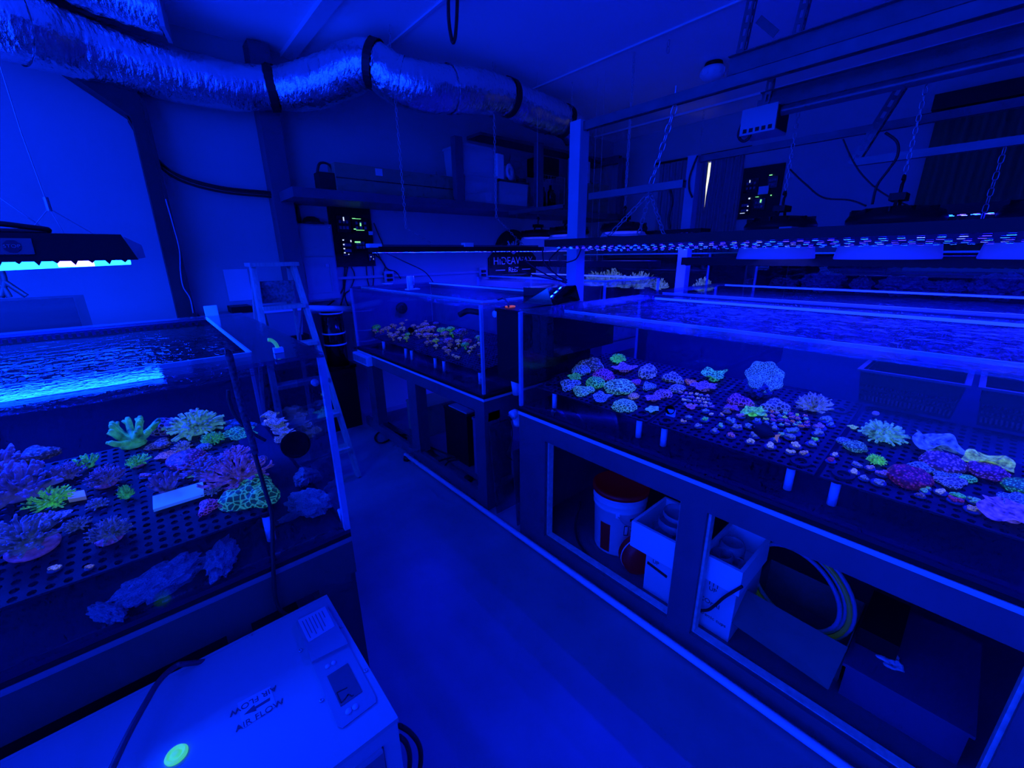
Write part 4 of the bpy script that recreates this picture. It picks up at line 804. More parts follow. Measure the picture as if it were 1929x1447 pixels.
for i, p in enumerate(pts):
    d = (pts[min(i + 1, len(pts) - 1)] - pts[max(i - 1, 0)]).normalized(); sd = d.cross(_z).normalized(); u2 = sd.cross(d)
    for k in range(n):
        a = 2 * math.pi * k / n; vs.append(p + (math.cos(a) * u2 + math.sin(a) * sd) * .125 * (1 + .09 * noise.noise(Vector((i * .8, math.cos(a) * 2, math.sin(a) * 2 + 7)))))
m.add(vs, [(i * n + k, i * n + (k + 1) % n, (i + 1) * n + (k + 1) % n, (i + 1) * n + k) for i in range(len(pts) - 1) for k in range(n)]); m.build('foil_sleeve', FOIL, bd, True)
d = (pts[-1] - pts[-3]).normalized(); MB().obox(pts[-1], d * .012, d.cross(_z).normalized() * .12, _z * .12).build('end_plate', GREYM, bd)
for o_ in ((0, 0), (.012, .018), (-.008, .034)):
    cable('wall_cable', 'dark cable of the bundle slung from the steel column, %s strand' % ('lowest' if o_ == (0, 0) else 'middle' if o_[1] < .03 else 'topmost'), [at(x, y, 'y', 4.06) + Vector((o_[0], -abs(o_[0]), o_[1])) for x, y in ((243, 228), (268, 268), (300, 312), (345, 342), (420, 362), (500, 370), (580, 377), (690, 384))], .009, group='cables slung from the column')

# ------------------------------------------------------------------ storage shelf on the back wall
SY = 3.60
SHY = 0
sh = thing('storage_shelf', 'deep grey wooden storage shelf hung high on the back wall', 'shelf', (3.0, 3.87, 2.03))
MB().box((1.0, SY, 2.035), (5.2, YB - .165, 2.105)).build('shelf_board', WOODP, sh); MB().box((1.11, YB - .165, 2.035), (5.2, YB - .003, 2.105)).build('shelf_board', WOODP, sh)
for x, zt0 in ((2.47, 2.66), (3.555, 2.76), (5.12, 2.80)): MB().box((x, SY, 2.105), (x + .085, SY + .07, zt0)).build('upright', WOODP, sh)
MB().box((3.0, 3.90, 2.80), (5.2, YB - .003, 2.83)).build('top_board', WOODP, sh)
MB().box((5.12, SY + .07, 2.75), (5.2, YB - .003, 2.84)).build('end_beam', WOODP, sh)
ST = 2.1055
def pxbox(px0, py0, px1, y, depth, z0=ST, ztop=None):
    a = at(px0, py0, 'y', y); b = at(px1, py0, 'y', y); return (min(a.x, b.x), y, z0), (max(a.x, b.x), y + depth, ztop or a.z)
lb = thing('long_carton', 'long dark cardboard carton with a white label on the shelf', 'carton', (1.9, 3.8, ST))
a, b = pxbox(628, 296, 856, 3.72, .16); MB().box(a, (b[0], b[1], 2.33)).build('body', CARD, lb)
MB().box((at(706, 312, 'y', 3.72).x, 3.717, 2.265), (at(719, 312, 'y', 3.72).x, 3.72, 2.32)).build('label', CARDW, lb)
MB().box((a[0], a[1] - .002, 2.215), (b[0], a[1], 2.222)).build('flap_seam', INK, lb)
bg = thing('camera_bag', 'small black bag at the end of the long carton', 'bag', (1.3, 3.8, ST))
MB().box((1.25, 3.74, ST), (1.40, 3.86, 2.25)).build('body', RUBBER, bg); MB().tube(smooth_path([(1.26, 3.8, 2.25), (1.29, 3.8, 2.32), (1.36, 3.8, 2.32), (1.39, 3.8, 2.25)]), .01, 6).build('handle', RUBBER, bg, True)
def bin_(label, x0, x1, y0, y1, z0, z1, lidmat, fill=None):
    e = thing('storage_bin', label, 'bin', ((x0 + x1) / 2, (y0 + y1) / 2, z0)); t = .006; q = .012
    MB().add([(x0 + q, y0 + q, z0), (x1 - q, y0 + q, z0), (x1 - q, y1 - q, z0), (x0 + q, y1 - q, z0), (x0, y0, z1 - .02), (x1, y0, z1 - .02), (x1, y1, z1 - .02), (x0, y1, z1 - .02)], [(0, 3, 2, 1), (0, 1, 5, 4), (1, 2, 6, 5), (2, 3, 7, 6), (3, 0, 4, 7)]).build('tub', SMOKE, e)
    MB().box((x0 - .008, y0 - .008, z1 - .02), (x1 + .008, y1 + .008, z1)).build('lid', lidmat, e)
    if fill:
        for i, (fa, fb, fz, fm) in enumerate(fill): MB().box((x0 + .02 + (x1 - x0 - .04) * fa, y0 + .03, z0 + .004), (x0 + .02 + (x1 - x0 - .04) * fb, y1 - .03, z0 + .004 + (z1 - z0 - .03) * fz)).build('contents', fm, e)
    return e
bin_('lower clear bin stacked beside the shelf upright', 2.60, 3.02, 3.66, 4.0, ST, 2.375, SMOKE, ((0, .9, .5, PRINT), (.1, .7, .8, GREYM)))
bin_('upper clear bin stacked on another by the shelf upright', 2.60, 2.98, 3.66, 4.0, 2.376, 2.63, SMOKE, ((.2, .95, .85, PRINT),))
bin_('clear bin with white packets under a dark lid', 3.06, 3.46, 3.66, 4.0, ST, 2.355, pm('dark_green_lid', (.03, .06, .03), .5), ((.38, .98, .52, PRINT), (.02, .22, .8, GREYM)))
tag(MB().obox((3.06, 3.72, 2.475), (.05, .01, 0), (-.01, .06, 0), (0, 0, .115)).build('foam_sheet', FOAMW), 'upright white foam panel behind the clear bins', 'panel')
rl = thing('tape_roll', 'white spool leaning on the dark bin lid', 'spool', (3.27, 3.72, 2.356))
MB().lathe([(.04, -.03), (.085, -.03), (.085, -.024), (.05, -.02), (.05, .02), (.085, .024), (.085, .03), (.04, .03)], (3.24, 3.74, 2.443), 24, (.3, -1, .1)).build('spool_body', PVC, rl, True)
tag(MB().lathe([(.03, 0), (.055, 0), (.055, .03), (.03, .03), (.03, 0)], (3.38, 3.69, 2.3565), 20).build('black_tape', RUBBER, None, True), 'roll of black tape lying on the dark bin lid', 'tape')
wb = thing('wire_basket', 'wire basket with dark bottles beside the second shelf upright', 'basket', (3.85, 3.85, ST))
MB().box((3.70, 3.68, ST), (4.08, 4.0, ST + .03)).build('tray', BLACKP, wb)
for i in range(9): MB().bar((3.70 + i * .0475, 3.68, ST + .28), (3.70 + i * .0475, 3.68, ST + .36), .004, .004).build('wire', ZINC, wb)
for z in (ST + .28, ST + .32, ST + .36): MB().bar((3.70, 3.68, z), (4.08, 3.68, z), .004, .004).build('wire', ZINC, wb)
for x in (3.70, 4.08): MB().bar((x, 3.68, ST), (x, 3.68, ST + .36), .008, .008).build('frame_rod', ZINC, wb)
for i, (x, h, r) in enumerate(((3.75, .16, .025), (3.82, .22, .032), (3.90, .24, .035), (3.99, .20, .03))):
    tag(MB().lathe([(0, 0), (r, 0), (r, h * .7), (r * .45, h * .84), (r * .45, h), (0, h)], (x, 3.74 + .04 * (i % 2), ST + .031), 16).build('dark_bottle', BLACKG, None, True), 'dark bottle in the wire basket, %s from the upright' % ordn(i), 'bottle', 'bottles in the wire basket')
tag(MB().box((3.72, 3.72, ST + .37), (4.02, 3.95, ST + .56)).build('black_box', BLACKP), 'black equipment box resting over the wire basket', 'box')
for (a0, a1, y, z0, z1, mat, lb_) in ((4.28, 4.5, 3.7, ST, 2.38, CARD, 'brown carton standing behind the wooden post on the shelf'), (4.55, 4.95, 3.68, ST, 2.27, CARD, 'low wide carton at the shelf end'), (4.58, 4.98, 3.70, 2.271, 2.46, CARD, 'small carton stacked at the shelf end'), (4.5, 4.92, 3.98, ST, 2.78, FOAMW, 'tall white board standing at the shelf end')):
    e = thing('carton' if mat is CARD else 'white_board', lb_, 'box' if mat is CARD else 'board', ((a0 + a1) / 2, y + .1, z0))
    MB().box((a0, y, z0), (a1, y + (.24 if mat is CARD else .03), z1)).build('body', mat, e)
    if mat is CARD:
        MB().box((a0 + (a1 - a0) * .46, y - .002, z0), (a0 + (a1 - a0) * .54, y, z1)).build('packing_tape', pm('packing_tape', (.3, .27, .2), .3), e)
        if a0 == 4.28:
            MB().add([(4.33, y - .003, 2.2), (4.35, y - .003, 2.24), (4.37, y - .003, 2.2), (4.34, y - .003, 2.2), (4.36, y - .003, 2.2), (4.36, y - .003, 2.15), (4.34, y - .003, 2.15), (4.33, y, 2.2), (4.35, y, 2.24), (4.37, y, 2.2)], [(0, 1, 2), (3, 4, 5, 6)]).build('arrow_print', PRINT, e)

# ------------------------------------------------------------------ back wall: sign, controller, cabinet, conduit
sg = thing('wall_sign', 'black round-topped sign reading hideaway reef with a pale coral emblem', 'sign', (3.64, 4.14, 1.32))
R0 = .30; cz = 1.60; cxs = 3.645; arc = [(cxs + R0 * math.cos(math.radians(t)), 4.128, cz + R0 * math.sin(math.radians(t))) for t in range(10, 171, 8)]
MB().slab([(3.27, 4.128, 1.32), (4.02, 4.128, 1.32), (4.045, 4.128, 1.345), (4.045, 4.128, 1.56)] + arc + [(3.245, 4.128, 1.56), (3.245, 4.128, 1.345)], (0, 1, 0), .02).build('board', pm('sign_black', (.008, .009, .012), .4), sg)
SIGNP = pm('sign_print', (.8, .82, .85), .5)
for i in range(9):
    a = math.radians(-64 + i * 16); L_ = .12 + .03 * ((i * 7) % 3)
    p0 = Vector((cxs, 4.125, 1.61)); p1 = p0 + Vector((math.sin(a) * L_, 0, math.cos(a) * L_)); mid = p0.lerp(p1, .55) + Vector((0, 0, .008))
    MB().tube([p0, mid, p1], [.008, .008, .011], 6).build('coral_emblem_branch', SIGNP, sg, True)
    a2 = a + (.7 if i % 2 else -.7); MB().tube([mid, mid + Vector((math.sin(a2) * .05, 0, math.cos(a2) * .05))], [.006, .009], 6).build('coral_emblem_branch', SIGNP, sg, True)
text('lettering', 'HIDEAWAY', .128, frame((cxs, 4.127, 1.523), (1, 0, 0), (0, 0, 1)), SIGNP, sg)
text('lettering', 'REEF', .085, frame((cxs, 4.127, 1.415), (1, 0, 0), (0, 0, 1)), SIGNP, sg)
for sx in (-1, 1): MB().box((cxs + sx * .22 - .075, 4.126, 1.412), (cxs + sx * .22 + .075, 4.128, 1.420)).build('dash', SIGNP, sg)
GLED = em('green_status_light', (.25, 1.0, .35), 1.1); WLED = em('white_status_light', (.55, .65, 1.0), 1.1)
def controller(label, O, eu, H_, W_, nrm, mods, lights, extras=()):
    """black board with modules; O top corner, eu along the width, nrm out of the wall"""
    O, eu, nrm = Vector(O), Vector(eu), Vector(nrm); dn = Vector((0, 0, -1))
    e = thing('controller_board', label, 'controller', O + eu * W_ / 2 + dn * H_)
    def P(u, v, w=0): return O + eu * u * W_ + dn * v * H_ + nrm * w
    MB().obox(P(.5, .5, .012), eu * W_ / 2, dn * H_ / 2, nrm * .012).build('backing_board', BLACKP, e)
    for (u0, u1, v0, v1, t) in mods:
        mo = MB().obox(P((u0 + u1) / 2, (v0 + v1) / 2, .025 + t / 2), eu * (u1 - u0) / 2 * W_, dn * (v1 - v0) / 2 * H_, nrm * t / 2).build('module', BLACKG, e)
        for i in range(3):
            for j in range(2):
                MB().obox(P(u0 + (u1 - u0) * (.25 + .25 * i), v0 + (v1 - v0) * (.35 + .35 * j), .027 + t), eu * .011, dn * .013, nrm * .0018).build('socket', pm('socket_grey', (.14, .14, .18), .5), mo)
    for (u, v, a, b, g) in lights: MB().obox(P(u, v, .047), eu * a / 2 * W_, dn * b / 2 * H_, nrm * .004).build('status_light', GLED if g else WLED, e)
    for (u, v, a, b) in extras: MB().obox(P(u, v, .052), eu * a / 2 * W_, dn * b / 2 * H_, nrm * .008).build('pale_tag', PRINT, e)
    return e
controller('black controller board with green status lights on the back wall', (1.415, YB - .002, 2.075), (1, 0, 0), .565, .395, (0, -1, 0), ((.14, .46, .2, .46, .02), (.5, .92, .23, .44, .02), (.2, .44, .56, .82, .02), (.5, .8, .56, .74, .015), (.82, .96, .8, .92, .02)),
           ((.31, .25, .022, .06, 0), (.55, .235, .07, .01, 1), (.62, .238, .2, .006, 1), (.70, .325, .03, .05, 1), (.55, .40, .05, .016, 1), (.68, .415, .2, .008, 1), (.24, .575, .03, .018, 0), (.24, .645, .03, .018, 0), (.24, .71, .03, .018, 0), (.24, .775, .03, .018, 0), (.33, .80, .02, .012, 0), (.42, .59, .02, .03, 0), (.58, .605, .13, .022, 1), (.87, .845, .02, .012, 0), (.93, .88, .015, .01, 0)), ((.93, .46, .1, .06),))
controller('black controller board hung beside the pale curtain', (XR - .002, 2.255, 2.53), (0, -1, 0), .56, .43, (-1, 0, 0), ((.08, .44, .22, .48, .02), (.06, .3, .62, .92, .02), (.38, .68, .62, .84, .02), (.66, .9, .22, .44, .02)),
           ((.22, .27, .02, .05, 0), (.72, .2, .07, .014, 1), (.27, .60, .04, .03, 0), (.46, .585, .08, .010, 1), (.57, .67, .035, .06, 1), (.80, .58, .025, .02, 1), (.26, .75, .03, .02, 0), (.26, .83, .03, .02, 0), (.14, .88, .12, .01, 0)), ((.60, .47, .24, .15),))
for i, pts in enumerate((((650, 503), (648, 530), (645, 548), (625, 570), (600, 585)), ((655, 503), (650, 535), (648, 555), (642, 575)), ((662, 503), (668, 520), (660, 545), (650, 555), (655, 575), (663, 590)), ((690, 500), (692, 525), (697, 545)), ((702, 498), (704, 520), (702, 545)), ((706, 478), (725, 500), (722, 520), (735, 545)), ((712, 478), (728, 505), (745, 512), (755, 525)), ((704, 420), (712, 440), (720, 458), (722, 468)))):
    cable('controller_cable', 'black cable hanging from the wall controller board, %s from the ladder' % ordn(i), [at(x, y, 'y', 4.135 - .002 * i) for x, y in pts], .006, group='cables below the controller board')
cb = thing('wall_cabinet', 'grey metal wall cabinet with a panelled door beside the controller board', 'cabinet', (1.23, 4.1, 1.215))
CBM = pm('cabinet_paint', (.33, .34, .38), .5, var=.06)
MB().box((1.06, 4.06, 1.215), (1.405, YB - .003, 1.88)).build('body', CBM, cb)
dr = MB().box((1.075, 4.045, 1.23), (1.39, 4.06, 1.60)).build('door', CBM, cb)
for q in (((1.12, 4.038, 1.29), (1.345, 4.045, 1.30)), ((1.12, 4.038, 1.54), (1.345, 4.045, 1.55)), ((1.12, 4.038, 1.30), (1.13, 4.045, 1.54)), ((1.335, 4.038, 1.30), (1.345, 4.045, 1.54))): MB().box(*q).build('door_moulding', CBM, dr)
MB().box((1.30, 4.037, 1.515), (1.33, 4.045, 1.54)).build('latch', GREYM, dr)
MB().box((1.075, 4.048, 1.61), (1.39, 4.06, 1.868)).build('upper_cover', CBM, cb)
for x in (1.085, 1.38): MB().ico((x, 4.046, 1.855), .006, 1).build('screw', PVC, cb)
tag(MB().lathe([(0, 0), (.1, 0), (.1, .012), (.075, .016), (.06, .045), (.03, .06), (0, .062)], (1.25, 4.09, 1.8805), 20).build('brimmed_hat', RUBBER, None, True), 'black cap lying on top of the wall cabinet', 'cap')
for i, x in enumerate((1.115, 1.16)): tag(MB().cyl((x, 4.12, 1.8805), (x, 4.12, 2.034), .013, n=10).build('conduit', GALV, None, True), ('outer' if i == 0 else 'inner') + ' grey conduit rising from the wall cabinet', 'conduit')
tag(MB().box((.53, YB - .006, 1.262), (.70, YB - .002, 1.515)).build('paper_sheet', PRINT), 'blank white sheet fixed to the wall behind the ladder', 'sheet')
cd = thing('wall_conduit', 'grey surface conduit with sockets along the back wall', 'conduit', (2.3, 4.13, 1.38))
MB().box((1.42, YB - .03, 1.395), (3.12, YB - .003, 1.42)).build('trunking', GREYM, cd)
for x in (1.93, 3.13):
    s_ = MB().box((x - .05, YB - .055, 1.345), (x + .05, YB - .031, 1.455)).build('socket_box', GREYM, cd)
    MB().box((x - .03, YB - .085, 1.40), (x + .02, YB - .056, 1.43)).build('plug', BLACKP, s_); MB().box((x - .03, YB - .085, 1.36), (x + .02, YB - .056, 1.385)).build('plug', BLACKP, s_)
cable('hanging_cable', 'thin cable drooping from the far light bar across the wall', [at(x, y, 'y', w) for x, y, w in ((722, 474, 3.2), (760, 492, 3.5), (800, 512, 3.9), (818, 535, 4.13))], .005)
# ------------------------------------------------------------------ ladder and the things around it
ld = thing('step_ladder', 'weathered wooden step ladder between the tanks', 'ladder', (.72, 3.2, 0))
TL, TR_, BL_, BR_ = Vector((.60, 3.36, 1.545)), Vector((.855, 3.36, 1.545)), Vector((.50, 2.9, 0)), Vector((.955, 2.9, 0))
for a, b in ((BL_, TL), (BR_, TR_)): MB().bar(a, b, .028, .075, (0, 1, .3)).build('front_rail', WOOD, ld)
for a, b in (((.53, 3.85, 0), (.61, 3.44, 1.53)), ((.92, 3.85, 0), (.845, 3.44, 1.53))): MB().bar(a, b, .022, .045, (0, 1, -.2)).build('rear_rail', WOOD, ld)
MB().box((.575, 3.29, 1.545), (.88, 3.48, 1.57)).build('top_cap', WOOD, ld)
for z in (1.26, 1.0, .74, .48, .22):
    f = z / 1.545; a = BL_.lerp(TL, f); b = BR_.lerp(TR_, f); MB().box((a.x + .012, a.y - .06, z), (b.x - .012, a.y + .05, z + .025)).build('step', WOOD, ld)
MB().obox((.728, 3.36, 1.37), (.105, 0, 0), (0, .006, .002), (0, -.03, .075)).build('speckled_tray', pm('speckled_tray', (.2, .2, .25), .6, var=.6, vscale=60), ld)
MB().bar((.60, 3.3, 1.27), (.60, 3.62, .9), .01, .006).build('brace', ZINC, ld); MB().bar((.86, 3.3, 1.27), (.865, 3.62, .9), .01, .006).build('brace', ZINC, ld)
tb = thing('plastic_tote', 'pale teal plastic tote on a box behind the ladder', 'tote', (.82, 3.95, .9))
tq = at(497, 590, 'y', 3.95); tr = at(566, 590, 'y', 3.95)
MB().add([(tq.x + .02, 3.9, .96), (tr.x - .02, 3.9, .96), (tr.x - .02, 4.1, .96), (tq.x + .02, 4.1, .96), (tq.x, 3.88, 1.17), (tr.x, 3.88, 1.17), (tr.x, 4.12, 1.17), (tq.x, 4.12, 1.17)], [(0, 3, 2, 1), (0, 1, 5, 4), (1, 2, 6, 5), (2, 3, 7, 6), (3, 0, 4, 7)]).build('tub', pm('tote_teal', (.2, .34, .36), .5), tb)
MB().box((tq.x - .01, 3.87, 1.17), (tr.x + .01, 4.13, 1.185)).build('lid', PVC, tb)
tag(MB().box((tq.x - .02, 3.86, .001), (tr.x + .02, 4.13, .959)).build('black_crate', BLACKP), 'tall black crate standing behind the ladder', 'crate')
tag(MB().box((.50, 3.9, 1.1855), (.64, 4.1, 1.235)).build('black_device', BLACKP), 'flat black device behind the ladder steps', 'device')
tag(MB().box((.30, 3.85, 1.0), (.66, 4.13, 1.185)).build('grey_crate', CBM), 'grey crate against the wall behind the ladder', 'crate')
tag(MB().box((.30, 3.85, .001), (.66, 4.13, .999)).build('shelf_box', BLACKP), 'black cabinet under the grey crate by the wall', 'cabinet')
tag(MB().tube([at(577, 581, 'y', 4.0), at(668, 583, 'y', 4.0)], .03, 12).build('white_pipe', PVC, None, True), 'thick white pipe above the black reactor', 'pipe')
sm = thing('black_sump', 'tall black sump cabinet at the far end of the fluffy coral tank', 'cabinet', (1.24, 3.98, 0))
MB().box((1.06, 3.87, 0), (1.385, 4.12, .60)).build('body', BLACKP, sm); MB().box((1.05, 3.86, .60), (1.395, 4.13, .625)).build('lid', BLACKG, sm)
rc = thing('media_reactor', 'black cylindrical reactor with white bands on the sump', 'reactor', (1.25, 3.98, .626))
rzs = [at(650, y, 'y', 3.9).z for y in (589, 627, 648)]
MB().lathe([(0, .626), (.095, .626), (.095, rzs[0]), (0, rzs[0])], (1.27, 3.98, 0), 28).build('canister', BLACKG, rc, True)
for z in rzs: MB().lathe([(.094, z - .006), (.104, z - .006), (.104, z + .006), (.094, z + .006)], (1.27, 3.98, 0), 28).build('white_band', PVC, rc, True)
ps = thing('power_strip', 'white power strip fixed to the far end of the blue stand', 'power strip', (1.39, 3.66, .66))
MB().box((1.365, 3.50, .672), (1.4085, 3.83, .755)).build('body', PVC, ps)
for i in range(5): MB().box((1.356, 3.525 + i * .06, .69), (1.365, 3.565 + i * .06, .74)).build('socket', GREYM, ps)
fp = at(775, 546, 'z', 1.3455); fd = thing('auto_feeder', 'small white cylinder feeder standing on the far tank rim', 'feeder', fp)
MB().cyl(fp + Vector((0, 0, .035)), fp + Vector((0, 0, .105)), .028, n=18).build('drum', PVC, fd, True); MB().box(fp + Vector((-.03, -.01, 0)), fp + Vector((-.018, .01, .1))).build('arm', PVC, fd); MB().box(fp + Vector((-.04, -.03, 0)), fp + Vector((.06, .03, .008))).build('foot', PVC, fd); MB().cyl(fp + Vector((0, 0, .008)), fp + Vector((0, 0, .035)), .016, n=12).build('chute', PVC, fd)
tag(MB().lathe([(0, 0), (.05, 0), (.055, .008), (0, .01)], at(730, 535, 'z', 1.3455), 20).build('white_dish', PVC, None, True), 'flat white dish on the far tank rim', 'dish')
tag(MB().tube(smooth_path([at(906, 589, 'x', 1.52), at(893, 587, 'x', 1.50), at(880, 586, 'x', 1.48), at(866, 593, 'x', 1.46)]), [.018] * 12 + [.019] * 7, 10).build('return_pipe', BLACKP, None, True), 'black ribbed return pipe under the fluffy tank surface', 'pipe')
tag(MB().lathe([(.02, 0), (.05, 0), (.055, .03), (.02, .03)], at(755, 580, 'y', 3.79), 20, (0, -1, 0)).build('drain_ring', BLACKP, None, True), 'dark bulkhead ring on the end pane of the fluffy tank', 'ring')

# ------------------------------------------------------------------ between the two right tanks
ob = thing('overflow_box', 'black overflow box hung on the end of the wide frag tank', 'overflow', (1.7, 1.72, .9))
MB().box((1.46, 1.60, .92), (2.05, 1.80, 1.30)).build('body', BLACKG, ob); MB().box((1.46, 1.582, 1.30), (2.05, 1.815, 1.318)).build('lid', BLACKP, ob)
tag(MB().box((1.50, 1.40, 1.10), (2.0, 1.555, 1.30)).build('inner_weir', BLACKG), 'black inner weir box inside the frag tank corner', 'weir')
pe = thing('drain_pipe', 'white elbow drain pipe between the two glass tanks', 'pipe', (1.45, 1.84, .85))
MB().tube(smooth_path([at(931, 592, 'y', 1.845), at(940, 592, 'y', 1.845), at(944, 600, 'y', 1.845), at(944, 625, 'y', 1.845)], 5), .02, 12).build('elbow', PVC, pe, True)
tag(MB().tube([at(968, 698, 'y', 1.70), at(974, 742, 'y', 1.70)], .026, 12).build('drain_stub', PVC, None, True), 'short white pipe under the black overflow box', 'pipe')
tag(MB().tube(smooth_path([at(964, 783, 'y', 1.72), at(972, 780, 'y', 1.72), at(976, 800, 'y', 1.72)], 4), .028, 12).build('white_elbow', PVC, None, True), 'white pipe elbow low between the two stands', 'pipe')
PANEG = clear('leaning_glass', (.5, .62, .7), 1.5, .02, film=.25, filmcol=(.16, .22, .24))
tag(MB().slab([(1.425, 1.80, .01), (1.90, 1.80, .01), (1.90, 1.85, .60), (1.425, 1.85, .60)], (0, 1, 0), .008).build('glass_sheet', PANEG), 'grey glass sheet leaning between the two stands', 'glass sheet')
tag(MB().slab([(1.44, 1.62, .01), (1.90, 1.62, .01), (1.90, 1.66, .50), (1.44, 1.66, .50)], (0, 1, 0), .008).build('glass_sheet', PANEG), 'shorter glass sheet tucked against the near stand', 'glass sheet')
cable('drain_cable', 'thin black cable dangling over the leaning glass', [at(x, y, 'y', 1.78) for x, y in ((960, 790), (965, 815), (962, 840), (955, 858), (968, 868))], .004)
eb = thing('mirror_box', 'black box with a mirrored face on the rim corner of the frag tank', 'box', at(1040, 574, 'z', 1.3335))
A_, B_, C_ = at(986, 571, 'z', 1.334), at(1040, 574, 'z', 1.334), at(1092, 566, 'z', 1.334); D_ = A_ + (C_ - B_); hz = Vector((0, 0, .088))
nn = (C_ - B_).cross(_z).normalized(); nn = nn if nn.dot(EYEP - B_) > 0 else -nn
lean = -nn * .034                       # the mirrored face slopes back
MB().add([A_, B_, C_, D_, A_ + hz, B_ + hz + lean, C_ + hz + lean, D_ + hz], [(0, 3, 2, 1), (4, 5, 6, 7), (0, 1, 5, 4), (1, 2, 6, 5), (2, 3, 7, 6), (3, 0, 4, 7)]).build('body', BLACKG, eb)
MB().slab([B_ + nn * .001, C_ + nn * .001, C_ + nn * .001 + (hz + lean) * .98, B_ + nn * .001 + (hz + lean) * .98], nn, .003).build('mirror_face', pm('mirror_film', (.7, .75, .85), .04, metal=1.0), eb)
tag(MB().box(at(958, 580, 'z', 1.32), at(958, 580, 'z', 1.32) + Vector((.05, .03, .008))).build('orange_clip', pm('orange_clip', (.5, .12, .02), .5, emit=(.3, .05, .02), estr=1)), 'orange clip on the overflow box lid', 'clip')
cable('rim_cable', 'black cable looping over the rim of the fluffy coral tank', [at(x, y, 'z', 1.36) for x, y in ((938, 565), (948, 562), (956, 570), (958, 578))], .005)
gc = at(525, 664, 'z', LZ1 + .008); gcl = thing('rim_clip', 'small green and white clip on the hooded tank rim', 'clip', gc)
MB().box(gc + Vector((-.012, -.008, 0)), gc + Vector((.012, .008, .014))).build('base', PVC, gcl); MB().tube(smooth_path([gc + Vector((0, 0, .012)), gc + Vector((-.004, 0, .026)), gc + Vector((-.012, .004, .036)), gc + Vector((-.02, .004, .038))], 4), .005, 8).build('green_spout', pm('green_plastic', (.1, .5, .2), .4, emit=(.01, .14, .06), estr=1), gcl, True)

# ------------------------------------------------------------------ posts, struts, rails, chains
def post(label, x, y, z):
    return tag(MB().box((x - .045, y - .045, 0), (x + .045, y + .045, z)).build('wooden_post', pm('post_paint', (.42, .44, .5), .5, var=.06)), label, 'post')
post('tall pale post behind the corner of the frag tank', 2.375, 2.02, 2.42); post('second pale post in front of the pale curtain', 3.96, 2.02, 2.42)
def rail(name, label, x, y0, y1, z, w, h, lip=.018, mat=None, cat='rail'):
    """channel along y: web, two lips"""
    e = thing(name, label, cat, (x, (y0 + y1) / 2, z - h / 2))
    MB().box((x - w / 2, y0, z + h / 2 - .004), (x + w / 2, y1, z + h / 2)).build('top_web', mat or GALV, e)
    MB().box((x - w / 2, y0, z - h / 2), (x - w / 2 + .004, y1, z + h / 2 - .004)).build('side_web', mat or GALV, e)
    MB().box((x + w / 2 - .004, y0, z - h / 2), (x + w / 2, y1, z + h / 2 - .004)).build('side_web', mat or GALV, e)
    MB().box((x - w / 2 + .004, y0, z - h / 2), (x - w / 2 + lip, y1, z - h / 2 + .004)).build('lip', mat or GALV, e)
    return e
rail('strut_channel', 'steel strut channel running from the tall post overhead', 2.375, -1.6, 1.974, 2.385, .042, .05)
rail('strut_channel', 'steel strut channel running from the second post overhead', 3.96, -1.6, 1.974, 2.385, .042, .05)
t1 = at(1429, 91, 'x', 2.55).z
def track(label, x, y0, y1, z, h):
    e = thing('door_track', label, 'track', (x, (y0 + y1) / 2, z)); n = 10
    MB().box((x - .002, y0, z), (x + .002, y1, z + h)).build('angle_web', GALV, e)
    MB().box((x - .03, y0, z + h - .004), (x - .002, y1, z + h)).build('angle_flange', GALV, e)
    pr = [(-.002, 0), (-.014, -.004), (-.024, -.014), (-.028, -.03), (-.024, -.044), (-.012, -.052)]
    vs = [(x + a, y, z + .02 + b) for y in (y0, y1) for a, b in pr] + [(x + a + .003, y, z + .02 + b - .003) for y in (y0, y1) for a, b in pr]; k = len(pr)
    MB().add(vs, [(i, i + 1, k + i + 1, k + i) for i in range(k - 1)] + [(2 * k + i, 3 * k + i, 3 * k + i + 1, 2 * k + i + 1) for i in range(k - 1)]).build('rolled_track', GALV, e, True)
    for y in (y0 + .03, y0 + .5): MB().ico((x - .005, y, z + h * .5), .008, 1).build('bolt', ZINC, e)
    return e
track('rolled steel door track above the strut channel', 2.55, -1.6, at(1376, 108, 'x', 2.55).y, t1 - .1, .1)
track('second rolled steel door track with the grey box under its end', 2.8, -1.6, 1.08, 2.33, .1)
def slotted(label, p0, p1, w=.036, side=Vector((1, 0, 0))):
    p0, p1 = Vector(p0), Vector(p1); e = thing('slotted_angle', label, 'bracket', p0.lerp(p1, 0)); d = (p1 - p0); L_ = d.length; d.normalize(); o2 = d.cross(side).normalized()
    for sdv, nr in ((side, o2), (o2, side)):
        m = MB(); a = sdv * w
        m.obox((p0 + p1) / 2 + a * .12, d * L_ / 2, a * .12, nr * .0018); m.obox((p0 + p1) / 2 + a * .82, d * L_ / 2, a * .18, nr * .0018)
        k = int(L_ / .05)
        for i in range(k + 1): m.obox(p0 + d * min(L_ - .01, .01 + i * L_ / k), d * .010, a * .5, nr * .0017) if False else m.obox(p0 + d * min(L_ - .011, .011 + i * L_ / k) + a * .5, d * .011, a * .3, nr * .0017)
        m.build('slotted_flange', GALV, e)
    return e
ya = at(1388, 102, 'x', 2.55).y
slotted('slotted steel hanger at the end of the upper door track', (2.55, ya - .03, t1), (2.55, ya - .09, ZC - .001)); slotted('slotted steel hanger further along the upper door track', (2.58, ya - .27, t1), (2.58, ya - .33, ZC - .001))
slotted('slotted steel hanger holding the grey transformer box', (2.80, 1.04, 2.36), (2.72, 1.0, 2.62), .03)
